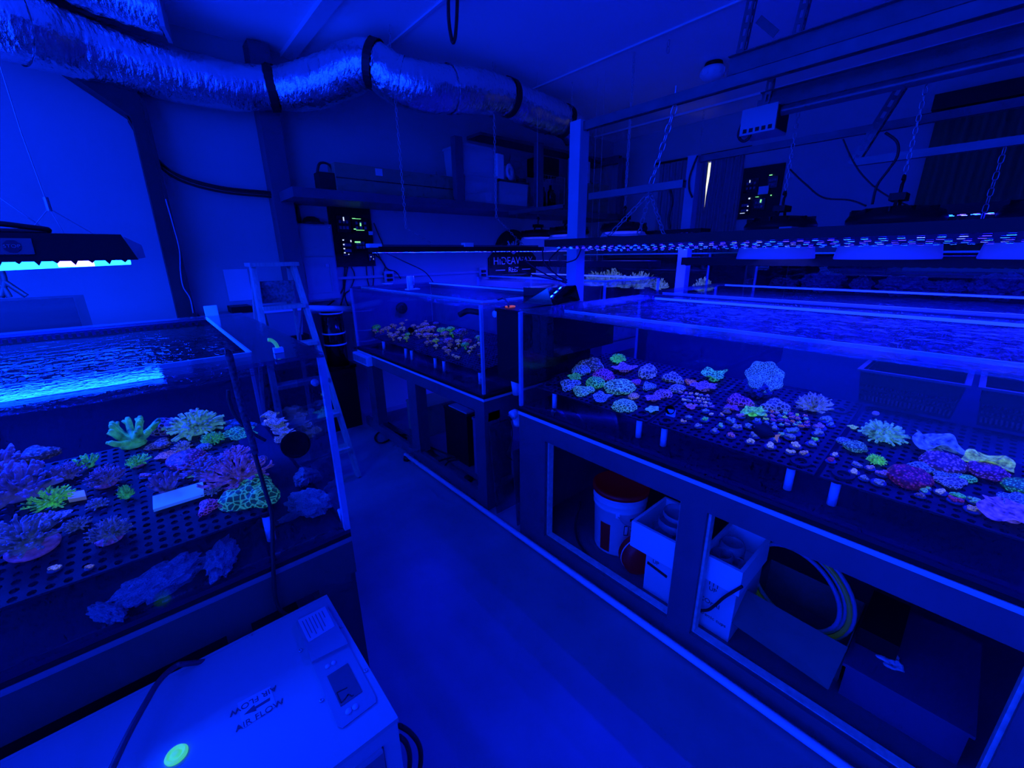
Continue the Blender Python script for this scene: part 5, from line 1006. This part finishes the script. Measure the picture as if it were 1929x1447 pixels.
tag(MB().bar(at(1429, 36, 'x', 2.57), at(1462, 64, 'x', 2.57), .004, .035, (0, 0, 1)).build('cross_brace', GALV), 'flat steel brace between the two slotted hangers', 'brace')
a, b = at(1718, 145, 'x', 3.3), at(1612, 312, 'x', 3.3)
slotted('long slanted slotted brace before the bare wall', b, a, .045)
rail('strut_channel', 'pale strut crossing before the olive curtain', 3.3, -1.4, at(1612, 306, 'x', 3.3).y, at(1612, 306, 'x', 3.3).z, .04, .04)
rail('strut_channel', 'short strut with clear end cap hung on the thick chain', 2.40, 1.27, 1.93, 1.965, .04, .04)
rail('strut_channel', 'thin strut over the distant dome lamps', 3.05, 2.75, 3.5, at(1010, 395, 'x', 3.05).z, .035, .035)
tf = thing('transformer_box', 'grey transformer box hung under the end of the door track', 'transformer', (2.83, 1.03, 2.2))
MB().box((2.74, .97, 2.225), (2.92, 1.15, 2.355)).build('case', pm('transformer_grey', (.4, .42, .45), .45), tf)
for i in range(5): MB().box((2.7385, .985 + i * .032, 2.235), (2.7405, 1.005 + i * .032, 2.255)).build('vent', BLACKP, tf)
MB().box((2.75, .966, 2.235), (2.91, .97, 2.345)).build('dark_end', BLACKP, tf)
MB().box((2.80, 1.0, 2.355), (2.84, 1.10, 2.40)).build('hanger', GALV, tf)
cable('transformer_cable', 'black cable loop under the grey transformer box', [at(x, y, 'x', 2.76) for x, y in ((1417, 232), (1412, 258), (1400, 266), (1391, 255), (1398, 232))], .008)
def link_mesh(L_, w, r):
    m = MB(); pts = []; 
    for k in range(9): a = math.pi * k / 8; pts.append(Vector((w / 2 * math.cos(a), 0, L_ / 2 - w / 2 + w / 2 * math.sin(a))))
    for k in range(9): a = math.pi + math.pi * k / 8; pts.append(Vector((w / 2 * math.cos(a), 0, -(L_ / 2 - w / 2) + w / 2 * math.sin(a))))
    pts.append(pts[0]); m.tube(pts, r, 5, False); return m
def chain(label, p0, p1, L_=.045, w=.022, r=.0032, single=False, group=None):
    p0, p1 = Vector(p0), Vector(p1); d = p1 - p0; n = max(2, int(d.length / (L_ - 2.2 * r))); step = d.length / n; d.normalize()
    q = Vector((0, 0, 1)).rotation_difference(d).to_matrix()
    if single:
        big = MB(); lk = link_mesh(L_, w, r)
        for i in range(n):
            rot = q @ Matrix.Rotation(math.pi / 2 * (i % 2) + .4, 3, 'Z'); c = p0 + d * step * (i + .5); big.add([c + rot @ Vector(v) for v in lk.v], lk.f)
        return tag(big.build('thin_chain', ZINC, None, True), label, 'chain', group)
    e = thing('steel_chain', label, 'chain', p0, group); me = link_mesh(L_, w, r).mesh('link', ZINC, True)
    for i in range(n):
        o = bpy.data.objects.new('link', me); COL.objects.link(o); o.parent = e; o.location = d * step * (i + .5); o.rotation_euler = (q @ Matrix.Rotation(math.pi / 2 * (i % 2) + .4, 3, 'Z')).to_euler()
    return e
cj = at(1226, 348, 'x', 2.40)
chain('thick steel chain slanting from the strut channel to the short strut', (2.385, 1.36, 2.36), (cj.x, cj.y, 1.985), .05, .026, .004)
ctop = at(1226, 345, 'x', 2.40); cloop = tag(MB().cyl((2.375, 1.36, 2.36), (2.375, 1.36, 2.45), .006, n=8).build('eye_bolt', ZINC), 'eye bolt through the strut channel over the thick chain', 'bolt')
for i, (px, py) in enumerate(((1138, 438), (1202, 436), (1254, 436))):
    chain('chain from the short strut to the long led lamp, %s from the tall post' % ordn(i), (2.40, cj.y, 1.944), (at(px, py, 'x', 2.2).x, at(px, py, 'x', 2.2).y, 1.672), .042, .022, .003, group='chains of the long led lamp')
c1 = at(1195, 98, 'z', ZC); chain('fine chain hanging free from the ceiling past the short strut', (c1.x, c1.y, ZC - .002), (c1.x, c1.y, at(1180, 362, 'y', c1.y).z), .04, .02, .0026)
c2 = at(935, 410, 'y', 3.2); chain('fine chain above the carton, falling to the far led bar', (c2.x, 3.2, 3.148), (c2.x, 3.2, c2.z), .032, .016, .002, True); c3 = at(985, 455, 'y', 3.2); chain('slanting end of the fine chain before the round sign', c2, (c3.x, 3.2, zb + .055), .032, .016, .0025, True)
c2 = at(765, 430, 'y', 3.2); chain('fine chain before the long carton, falling to the far led bar', (c2.x, 3.2, 3.148), (c2.x, 3.2, c2.z), .03, .015, .0016, True); c3 = at(818, 463, 'y', 3.2); chain('slanting end of the fine chain beside the controller board', c2, (c3.x, 3.2, zb + .055), .032, .016, .0025, True)
chain('chain carrying the dome lamp behind the tall post', (3.47, 3.06, 2.0), (3.47, 3.06, 3.148), .03, .015, .0016, True)
tag(MB().cyl((3.05, 3.1, at(1010, 395, 'x', 3.05).z + .017), (3.05, 3.1, ZC - .001), .0015, n=5).build('hanger_wire', ZINC), 'thin wire holding the strut over the distant dome lamps', 'wire')
hr = tag(MB().cyl((3.3, -1.0, at(1612, 306, 'x', 3.3).z + .019), (3.3, -1.0, ZC - .001), .004, n=6).build('hanger_rod', ZINC), 'thin rod holding the pale strut under the ceiling', 'rod')
c4 = at(1148, 395, 'y', 2.4); chain('chain carrying the dome lamp by the tall post', (3.49, 2.40, 2.0), (3.49, 2.40, 3.148), .03, .015, .0016, True)
for i, (x, y, lb_) in enumerate(((2.97, .94, 'chain carrying the dome lamp beside the controller board'), (2.83, .40, 'chain carrying the dome lamp before bare wall'), (3.62, 3.66, 'chain carrying the dome lamp before the round sign'))):
    chain(lb_, (x, y, 1.925 if y < 2 else 2.0), (x, y, (2.34, 2.34, 2.3)[i]), .03, .015, .002, True)
c5 = at(1327, 205, 'z', ZC - .01); chain('short fine chain hanging before the curtained wall', (c5.x, c5.y, ZC - .005), (c5.x, c5.y, 2.72), .035, .018, .002, True)
c6 = at(1260, 75, 'z', ZC); chain('two loose links on a ceiling hook', (c6.x, c6.y, ZC - .001), (c6.x, c6.y, ZC - .085), .045, .024, .003)
chain('chain with clear link caps before the olive curtain', (3.3, at(1905, 240, 'x', 3.3).y, at(1612, 306, 'x', 3.3).z - .018), (3.3, at(1870, 345, 'x', 3.3).y, 1.70), .04, .02, .002, True)
# cables about the rails
for lb_, pts, r, xx in (('drooping lamp cable between the controller board and the dome lamp', ((1487, 318), (1515, 345), (1550, 372), (1600, 377), (1632, 388)), .007, 3.0), ('lamp cable falling from the strut to the window edge', ((1588, 262), (1605, 300), (1625, 330), (1660, 362), (1716, 390)), .006, 3.0), ('thick lamp cable curving to the dome lamp hook', ((1668, 250), (1690, 268), (1690, 295), (1672, 322), (1652, 350), (1643, 385)), .009, 2.84),
                        ('taped black cable behind the second post', ((1314, 293), (1300, 330), (1298, 355), (1304, 372)), .012, 3.9), ('black cable bundle below the short strut', ((1262, 355), (1266, 380), (1260, 410), (1262, 430)), .012, 2.45)):
    cable('lamp_cable', lb_, [at(x, y, 'x', xx) for x, y in pts], r * .65)
for i, pts in enumerate((((1022, 465), (1025, 495), (1045, 515), (1068, 528)), ((1058, 466), (1035, 490), (1040, 510), (1068, 532)), ((932, 476), (960, 500), (1010, 520), (1066, 530)), ((972, 476), (1000, 500), (1030, 518), (1066, 534)), ((1095, 468), (1085, 488), (1062, 497), (1055, 510)))):
    cable('bar_cable', 'thin cable drooping from the led lamps to the tall post, %s from the sign' % ordn(i), [at(x, y, 'y', 1.93) for x, y in pts], .0045, group='cables at the tall post')
tag(MB().tube(smooth_path([along(x, y, 2.6) for x, y in ((845, -40), (845, 30), (850, 70), (854, 80), (858, 66), (861, 20), (862, -40))]), .011, 8).build('hanging_loop', RUBBER, None, True), 'black cable loop hanging from the ceiling', 'cable')
cf = at(1345, 118, 'z', ZC); fx = thing('ceiling_fitting', 'small pale round ceiling fitting beside the slotted hanger', 'fitting', (cf.x, cf.y, 3.0))
MB().lathe([(.0, 0), (.07, 0), (.075, -.02), (0, -.03)], (cf.x, cf.y, ZC - .001), 24).build('rose', BLACKP, fx, True); MB().lathe([(0, -.03), (.085, -.035), (.1, -.06), (.095, -.1), (.06, -.13), (0, -.135)], (cf.x, cf.y, ZC), 24).build('globe', PRINT, fx, True)
for k in range(12): a = k * math.pi / 6; MB().obox((cf.x + .1 * math.cos(a), cf.y + .1 * math.sin(a), ZC - .08), (.003 * math.cos(a), .003 * math.sin(a), 0), (-.005 * math.sin(a), .005 * math.cos(a), 0), (0, 0, .02)).build('rib', PRINT, fx)

# ------------------------------------------------------------------ chiller in the foreground
CX1, CY0, CY1, CZ = .239, .684, 1.166, .60
ch = thing('aquarium_chiller', 'white box-shaped chiller with a control panel and air flow sticker', 'chiller', (-.25, .92, 0))
MB().box((-.78, CY0 + .02, .03), (CX1 - .004, CY1 - .004, CZ - .012)).build('body', WHITEM, ch)
lidm = MB().box((-.78, CY0, CZ - .012), (CX1, CY1 - .012, CZ)); lidm.box((-.78, CY1 - .0105, CZ - .012), (CX1, CY1, CZ - .001)); lidm.build('top_plate', WHITEM, ch)
f = MB()      # front frame round a recessed grille panel
for q in (((-.78, CY0 + .004, .03), (CX1 - .002, CY0 + .02, .07)), ((-.78, CY0 + .004, .545), (CX1 - .002, CY0 + .02, CZ - .012)), ((CX1 - .04, CY0 + .004, .07), (CX1 - .002, CY0 + .02, .545))): f.box(*q)
f.build('front_frame', GREYM, ch)
MB().box((-.78, CY0 + .0005, .07), (CX1 - .042, CY0 + .004, .543)).build('front_grille', pm('grille_grey', (.16, .17, .2), .5), ch)
MB().box((-.78, CY0 - .004, .538), (CX1 - .045, CY0 + .004, .548)).build('front_lip', WHITEM, ch)
for x in (-.7, .15):
    for y in (CY0 + .08, CY1 - .08): MB().cyl((x, y, 0), (x, y, .03), .02, n=12).build('foot', RUBBER, ch)
def T(x, y, z=CZ): p = at(380 + x / 3.646, 1050 + y / 3.646, 'z', CZ); return Vector((p.x, p.y, z))
def plate(pts, z0, z1, mat, name, par): return MB().slab([T(x, y, z0) for x, y in pts], (0, 0, 1), z1 - z0).build(name, mat, par)
PLW = pm('panel_plastic', (.27, .29, .33), .4); LBL = pm('label_film', (.5, .52, .56), .5)
cp = plate(((650, 450), (672, 415), (845, 345), (880, 365), (1195, 960), (1200, 1000), (970, 1178), (935, 1170)), CZ + .0003, CZ + .003, PLW, 'control_panel', ch)
plate(((655, 455), (862, 352), (1010, 610), (760, 735)), CZ + .003, CZ + .010, PLW, 'raised_section', cp)
lab = plate(((664, 452), (850, 356), (918, 492), (738, 604)), CZ + .010, CZ + .0108, LBL, 'instruction_label', cp)
for i in range(7):
    u_ = .12 + i * .12; a = Vector((664, 452)).lerp(Vector((850, 356)), u_); b = Vector((738, 604)).lerp(Vector((918, 492)), u_); s_, e_ = .12, (.9, .75, .88, .7, .92, .8, .45)[i]
    p, q = a.lerp(b, s_), a.lerp(b, e_); MB().bar(T(p.x, p.y, CZ + .0110), T(q.x, q.y, CZ + .0110), .0022, .0005).build('text_line', pm('blue_print', (.12, .13, .2), .6), cp)
plate(((862, 826), (1004, 735), (1104, 930), (956, 1034)), CZ + .003, CZ + .0045, pm('screen_dark', (.10, .11, .14), .15), 'display_window', cp)
for pts in (((930, 940), (1000, 905)), ((930, 940), (960, 1010)), ((960, 1010), (985, 985)), ((985, 985), (1010, 950)), ((1010, 950), (1035, 965)), ((1035, 965), (1045, 955)), ((1010, 950), (1000, 962))):
    MB().bar(T(*pts[0], CZ + .0048), T(*pts[1], CZ + .0048), .0028, .0006).build('display_segment', INK, cp)
for x, y, r in ((866, 757, .0055), (908, 732, .0055), (1010, 1066, .0068), (1057, 1036, .0068)):
    MB().lathe([(0, .003), (r * 1.1, .003), (r, .0055), (0, .006)], T(x, y), 20).build('push_button', LBL, cp, True)
for x, y in ((960, 480), (680, 642), (823, 985), (1128, 780), (332, 538)):
    MB().lathe([(0, .0004), (.0052, .0004), (.0048, .0022), (.002, .0028), (.002, .0012), (0, .0012)], T(x, y), 14).build('screw', pm('screw_blue', (.4, .42, .46), .35, metal=.5), ch, True)
plate(((245, 1005), (470, 888), (512, 1022), (287, 1178)), CZ + .0003, CZ + .001, LBL, 'airflow_sticker', ch)
xd = (T(500, 1020) - T(300, 1142)).normalized(); yd = _z.cross(xd)
text('lettering', 'AIR FLOW', .021, frame(T(402, 1085, CZ + .0014), xd, yd), pm('sticker_ink', (.05, .06, .10), .6), ch, .0003)
text('lettering', 'AIR FLOW', .021, frame(T(358, 985, CZ + .0014), -xd, -yd), MATS['sticker_ink'], ch, .0003)
plate(((290, 1085), (362, 1015), (366, 1030), (470, 965), (470, 985), (374, 1043), (378, 1055)), CZ + .001, CZ + .0016, MATS['sticker_ink'], 'arrow_print', ch)
gp = at(333, 1424, 'z', CZ); gcp = thing('green_cap', 'bright green round cap lying on the chiller top', 'cap', gp)
GRN = pm('fluorescent_green', (.15, .8, .25), .4, emit=(.05, .55, .10), estr=.8)
MB().lathe([(0, .0005), (.0195, .0005), (.0205, .004), (.018, .008), (.0145, .0085), (.0135, .006), (.008, .006), (.007, .009), (0, .009)], gp, 32).build('disc', GRN, gcp, True)
MB().lathe([(.0145, .0082), (.016, .0098), (.0175, .0082)], gp, 32).build('ridge', GRN, gcp, True)
cable('chiller_cable', 'dark cable arching over the chiller top edge', [Vector((.02, 1.19, .50)), at(354, 1250, 'z', .622), at(330, 1256, 'z', .635), at(300, 1283, 'z', .645), at(274, 1325, 'z', .645), at(241, 1385, 'z', .64), at(208, 1455, 'z', .632), at(180, 1520, 'z', .612)], .0068, pm('cable_blue_grey', (.05, .05, .07), .45))
cable('pump_cable', 'black pump cable hanging down the front glass behind the chiller', [at(x, y, 'y', 1.188) for x, y in ((430, 668), (436, 690), (445, 725), (462, 790), (480, 855), (500, 925), (512, 970), (514, 1040), (516, 1085), (525, 1145))] + [Vector((.16, 1.185, .5)), Vector((.16, 1.185, .3))], .0056)
tag(MB().tube(smooth_path([at(x, y, 'y', 1.186) for x, y in ((424, 664), (431, 668), (440, 705), (455, 765), (472, 822), (481, 855))], 4), .0085, 8).build('cable_sleeve', pm('crusted_sleeve', (.05, .05, .07), .7, var=.8, vscale=120), None, True), 'crusty sleeve over the pump cable at the rim', 'sleeve')
cable('inner_cable', 'cable running inside the glass to the round pump', [at(x, y, 'y', 1.30) for x, y in ((430, 735), (432, 755), (445, 785), (475, 815), (500, 830))], .005)
cable('floor_cable', 'black cable looping on the floor beside the chiller', [at(x, y, 'z', z) for x, y, z in ((752, 1367, .30), (772, 1380, .24), (790, 1405, .16), (792, 1440, .10), (780, 1490, .04))], .0075)
cable('floor_cable', 'inner black cable loop tight against the chiller side', [at(x, y, 'z', z) for x, y, z in ((752, 1388, .30), (766, 1402, .24), (772, 1430, .16), (768, 1475, .06))], .0075)
# magnets, scraper bits on the hooded tank
tag(MB().lathe([(0, 0), (.010, 0), (.010, .012), (0, .014)], at(592, 720, 'y', 1.25), 18, (0, -1, 0)).build('suction_cup', GREYM, None, True), 'grey suction cup inside the hooded tank near the corner', 'suction cup')
tag(MB().tube([at(640, 960, 'y', 1.24), at(648, 985, 'y', 1.24)], .008, 10).build('white_fitting', PVC, None, True), 'small white fitting at the lower corner of the hooded tank', 'fitting')
sb = thing('breeder_box', 'dark glass box standing behind the hooded tank', 'glass box', (-.75, 2.7, 1.1))
q0, q1 = at(138, 560, 'y', 2.52), at(153, 612, 'y', 2.52)
MB().box((-1.5, 2.51, 1.12), (q0.x, 2.52, q0.z)).build('front_pane', pm('dark_pane', (.012, .014, .02), .08), sb); MB().box((-1.5, 2.52, 1.12), (q0.x, 2.95, q0.z - .015)).build('body', BLACKG, sb)
tag(MB().box((-1.5, 2.5, 0), (q0.x, 2.95, 1.119)).build('black_cabinet', BLACKP), 'black cabinet under the dark glass box', 'cabinet')
for i, pts in enumerate((((0, 505), (8, 530), (2, 560)), ((5, 528), (30, 545), (50, 558)), ((2, 536), (12, 550), (18, 560)))):
    cable('loose_cable', 'dark cable looping above the dark glass box, %s from the picture edge' % ordn(i), [at(x, y, 'y', 2.6) for x, y in pts], .010, group='cables above the dark glass box')
dsp = at(386, 588, 'y', 2.385); dsp.z = LZ1 + .0072
tag(MB().box(dsp, dsp + Vector((.05, .012, .046))).build('small_display', PRINT), 'small square white display on the rear rim', 'display')
cable('rear_cable', 'white wire drooping down the steel column', [at(x, y, 'y', 3.93) for x, y in ((312, 375), (325, 420), (338, 470), (340, 510), (345, 540), (358, 562), (364, 590))], .004, pm('grey_wire', (.4, .42, .5), .5))

# ------------------------------------------------------------------ inside the near stand
BZ = .0665
bk = thing('plastic_bucket', 'white plastic bucket with dark red lid under the frag tank', 'bucket', (1.70, 1.08, BZ)); bc = (1.70, 1.085, BZ)
MB().lathe([(0, 0), (.118, 0), (.122, .01), (.132, .26), (.138, .265), (.138, .275), (.133, .28), (.141, .30), (.141, .31), (.136, .315), (.142, .335), (.142, .355), (.134, .36), (.130, .355), (.12, .02), (0, .015)], bc, 40).build('shell', pm('bucket_white', (.68, .7, .72), .45, var=.05), bk, True)
MB().lathe([(.143, .352), (.146, .346), (.147, .366), (.13, .372), (.122, .362), (0, .362)], bc, 40).build('lid', REDP, bk, True)
d = (EYEP - Vector(bc)); d.z = 0; d.normalize(); sdv = d.cross(_z).normalized()
def bpt(ang, h, r=None): r = r or (.1222 + .0385 * (h / .26) * .26 + .002); q = d * math.cos(ang) + sdv * math.sin(ang); return Vector(bc) + q * (r if r else .13) + _z * h
def bpatch(a0, a1, h0, h1, mat, name): 
    n = 8; vs = []
    for k in range(n + 1):
        a = a0 + (a1 - a0) * k / n
        for h in (h0, h1):
            rr_ = .1222 + (.010 / .25) * (h - .01) + .0012; vs += [bpt(a, h, rr_)]
    return MB().add(vs, [(2 * k, 2 * k + 2, 2 * k + 3, 2 * k + 1) for k in range(n)]).build(name, mat, bk)
bpatch(.3, .75, .02, .19, pm('bucket_label_red', (.05, .006, .006), .5, emit=(.003, 0, 0), estr=1), 'dark_label')
for h0, h1, a0, a1, mm in ((.225, .24, -.9, -.45, INK), (.165, .172, -.9, -.5, INK), (.14, .20, -.42, -.24, INK), (.145, .195, -.39, -.27, PRINT), (.09, .115, -.45, -.25, GREYM)): bpatch(a0, a1, h0, h1, mm, 'print')
for i in range(8): bpatch(-.95, -.5 - .05 * (i % 3), .06 + i * .011, .063 + i * .011, pm('faint_print', (.3, .31, .34), .6), 'print_line')
MB().tube(smooth_path([bpt(-.85, .21, .137), bpt(-.6, .20, .16), bpt(-.2, .23, .158), bpt(.02, .262, .15)]), .003, 6).build('handle', ZINC, bk, True); MB().obox(bpt(.03, .262, .141), d * .004, sdv * .01, _z * .012).build('handle_lug', PVC, bk)
dm = thing('hose_reel', 'dark red round drum standing between the bucket and the carton', 'drum', (1.60, .90, BZ))
MB().lathe([(0, -.05), (.07, -.05), (.098, -.035), (.10, 0), (.098, .035), (.07, .05), (0, .05)], (1.60, .885, BZ + .1005), 32, (.5, .85, .05)).build('drum', REDP, dm, True); MB().lathe([(.099, -.003), (.1012, -.003), (.1012, .003), (.099, .003)], (1.60, .885, BZ + .1005), 32, (.5, .85, .05)).build('pale_band', PRINT, dm)
def foam_on_carton(i, y0, y1, cy0, cy1, z0, z1, lb1, lb2, txt):
    x0 = 1.50; x1 = 1.80
    e = thing('white_carton', lb2, 'carton', ((x0 + x1) / 2, (cy0 + cy1) / 2, BZ)); MB().box((x0 + .015, cy0, BZ), (x1, cy1, z0 - .001)).build('body', CARDW, e)
    for t_, s_, yy, zz in txt: text('lettering', t_, s_, frame((x0 + .0145, yy, zz), (0, -1, 0), (0, 0, 1)), INK, e, .0004)
    b = thing('foam_box', lb1, 'foam box', ((x0 + x1) / 2, (y0 + y1) / 2, z0)); t = .014
    m = MB()
    for q in (((x0, y0, z0), (x1, y1, z0 + t)), ((x0, y0, z0 + t), (x0 + t, y1, z1)), ((x1 - t, y0, z0 + t), (x1, y1, z1)), ((x0 + t, y0, z0 + t), (x1 - t, y0 + t, z1)), ((x0 + t, y1 - t, z0 + t), (x1 - t, y1, z1))): m.box(*q)
    m.build('shell', FOAMW, b)
    return e
c_ = foam_on_carton(0, .655, .885, .66, .805, .272, .408, 'wider white foam box of clear lids beside the bucket', 'white carton printed up with a black slash', (('UP', .026, .755, .245),))
MB().bar((1.5135, .795, .222), (1.5135, .695, .205), .002, .014).build('black_slash', INK, c_)
MB().add([(1.5135, .748, .272), (1.5135, .762, .272), (1.5135, .762, .262), (1.5135, .770, .262), (1.5135, .755, .258)], [(0, 1, 2), (2, 3, 4)]).build('arrow_print', INK, c_)
c_ = foam_on_carton(1, .40, .565, .412, .556, .318, .43, 'narrower white foam box of glass jars behind the stand upright', 'white carton with handwriting beside the dark flap', (('UP', .026, .50, .272), ('COrAl', .030, .505, .205), ('Ceramic cups', .022, .49, .135)))
for i in range(3): MB().bar((1.5135, .515 - i * .016, .312), (1.5135, .515 - i * .016, .29), .002, .004).build('arrow_print', INK, c_)
DISHM = clear('clear_dish', (.7, .75, .85), 1.5, .05, film=.35, filmcol=(.62, .66, .72))
for i, (y, x, r, z, h) in enumerate(((.775, 1.59, .072, .287, .035), (.765, 1.62, .075, .3225, .04), (.755, 1.66, .075, .363, .045), (.75, 1.68, .07, .4085, .03))):
    tag(MB().lathe([(0, 0), (r * .92, 0), (r, h * .3), (r, h), (r * .95, h), (r * .95, h * .4), (r * .85, .006), (0, .006)], (x, y, z), 28).build('clear_lid', DISHM, None, True), 'clear round lid stacked in the wider foam box, %s from the bottom' % ordn(i), 'lid', 'lids in the foam box')
for i, (x, y, r, z, h) in enumerate(((1.58, .51, .045, .333, .08), (1.66, .50, .05, .333, .095), (1.60, .45, .035, .333, .06))):
    tag(MB().lathe([(0, 0), (r, 0), (r, h * .85), (r * .85, h), (r * .8, h), (r * .92, h * .8), (r * .92, .006), (0, .006)], (x, y, z), 24).build('glass_jar', DISHM, None, True), 'glass jar in the narrower foam box, %s from the front' % ordn(i), 'jar', 'jars in the foam box')
fb = thing('dark_carton', 'dark open carton with a drooping flap under the frag tank', 'carton', (1.66, .25, BZ))
P = [at(1404, 1110, 'x', 1.64), at(1597, 1220, 'x', 1.64), at(1560, 1300, 'x', 1.52), at(1372, 1170, 'x', 1.52)]; nf = (P[1] - P[0]).cross(P[3] - P[0]).normalized(); nf = nf if nf.z > 0 else -nf
DCARD = pm('dark_carton', (.12, .13, .12), .7, var=.1)
MB().slab(P, nf, .004).build('flap', DCARD, fb)
ytop = P[0].y; ybot = P[1].y; zt_ = min(P[0].z, P[1].z) - .004
m = MB()
for q in (((1.645, ybot, BZ), (1.649, ytop, zt_)), ((1.94, ybot, BZ), (1.944, ytop, zt_)), ((1.649, ybot, BZ), (1.94, ybot + .004, zt_)), ((1.649, ytop - .004, BZ), (1.94, ytop, zt_))): m.box(*q)
m.build('walls', DCARD, fb)
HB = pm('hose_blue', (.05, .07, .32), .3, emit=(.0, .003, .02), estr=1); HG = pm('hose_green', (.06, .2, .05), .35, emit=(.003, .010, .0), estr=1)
for i, (r, xo, hm, lb_) in enumerate(((.205, .0, HB, 'outermost blue hose coil standing in the dark carton'), (.193, -.012, HG, 'green hose coil standing in the dark carton'), (.178, .0, HB, 'thin blue hose coil inside the green one'), (.165, -.02, HB, 'innermost blue hose coil standing in the dark carton'))):
    c = Vector((1.78 + xo, .285, .285)); pts = [c + Vector((.05 * math.cos(math.radians(t)), r * math.cos(math.radians(t)), r * math.sin(math.radians(t)))) for t in range(0, 361, 10)]
    tag(MB().tube(pts, .008, 8, False).build('hose_coil', hm, None, True), lb_, 'hose')
rg = MB().ico((0, 0, 0), 1, 4, (1, 1, 1), .28, 2.4, 3.3); rp = at(1655, 1250, 'x', 1.72); rg.v = [(rp.x + x * .05, rp.y + y * .055 - z * .03, rp.z + z * .045) for x, y, z in rg.v]
tag(rg.build('crumpled_rag', pm('rag_white', (.5, .52, .55), .9)), 'crumpled white rag in the dark bay beside the hoses', 'rag')
bn = thing('blue_tub', 'dark blue tub low in the bay below the rag', 'tub', (1.75, -.06, BZ)); MB().box((1.60, -.24, BZ), (2.05, .06, .20)).build('body', pm('tub_blue', (.06, .07, .14), .5), bn); MB().box((1.59, -.25, .20), (2.06, .07, .212)).build('lid', MATS['tub_blue'], bn)
tag(MB().box((1.72, -.05, .2125), (1.98, .06, .285)).build('black_pump_box', BLACKP), 'black box on the tub behind the rag', 'box')
cable('bay_cable', 'dark cable crossing the handwritten carton', [at(x, y, 'x', 1.485) for x, y in ((1300, 1148), (1330, 1150), (1345, 1142), (1365, 1125), (1398, 1105))], .006)
cable('bay_cable', 'dark cable lying behind the bucket', [Vector(p) for p in ((1.48, .66, .074), (1.47, .9, .074), (1.5, 1.15, .074), (1.60, 1.3, .09), (1.7, 1.35, .2))], .006)
# inside the far stand
for x0, x1, y0, y1, z1, mat, lb_, nm in ((1.58, 1.95, 2.32, 2.62, .47, BLACKP, 'black equipment case in the far stand', 'equipment_case'), (1.56, 1.75, 2.03, 2.22, .50, pm('case_blue', (.16, .17, .24), .5), 'dark blue case with a white scribble in the far stand', 'equipment_case'), (1.6, 1.95, 3.0, 3.3, .34, CARD, 'dim carton in the far bay of the blue stand', 'carton')):
    e = thing(nm, lb_, 'case' if 'case' in nm else 'carton', ((x0 + x1) / 2, (y0 + y1) / 2, .0805)); MB().box((x0, y0, .0805), (x1, y1, z1)).build('body', mat, e); MB().box((x0 - .004, y0 - .004, z1), (x1 + .004, y1 + .004, z1 + .02)).build('lid', mat, e)
    if 'scribble' in lb_: MB().tube(smooth_path([(x0 - .001, 2.16, .34), (x0 - .001, 2.13, .38), (x0 - .001, 2.11, .32), (x0 - .001, 2.15, .29), (x0 - .001, 2.12, .24), (x0 - .001, 2.11, .21)], 4), .003, 5).build('scribble', PRINT, e)
    if 'black equipment' in lb_:
        for i in range(3): MB().box((x0 + .02 + i * .1, y0 + .03, z1 + .02), (x0 + .09 + i * .1, y1 - .03, z1 + .03)).build('lid_panel', GREYM, e)
cable('floor_loop', 'black cable looping out on the floor from the blue stand', [at(x, y, 'z', .012) for x, y in ((770, 818), (745, 822), (722, 834), (710, 832), (707, 822), (720, 812), (745, 815), (765, 826))], .008)
for i, pts in enumerate((((800, 838), (830, 850), (860, 862), (895, 866)), ((818, 872), (850, 862), (880, 862), (905, 868)), ((838, 878), (848, 868), (870, 866)))):
    cable('stand_cable', 'black cable over the bottom board of the blue stand, %s from the ladder' % ordn(i), [at(x, y, 'z', .088) for x, y in pts], .007, group='cables in the blue stand')
for x, lb_ in ((768, 'dark rubber foot at the far end of the floor pipe'), (882, 'dark rubber wedge under the blue stand rail')):
    p = at(x, 866 if x < 800 else 905, 'z', 0); tag(MB().lathe([(0, 0), (.035, 0), (.03, .03), (0, .032)], p, 14).build('rubber_foot', RUBBER, None, True), lb_, 'foot')
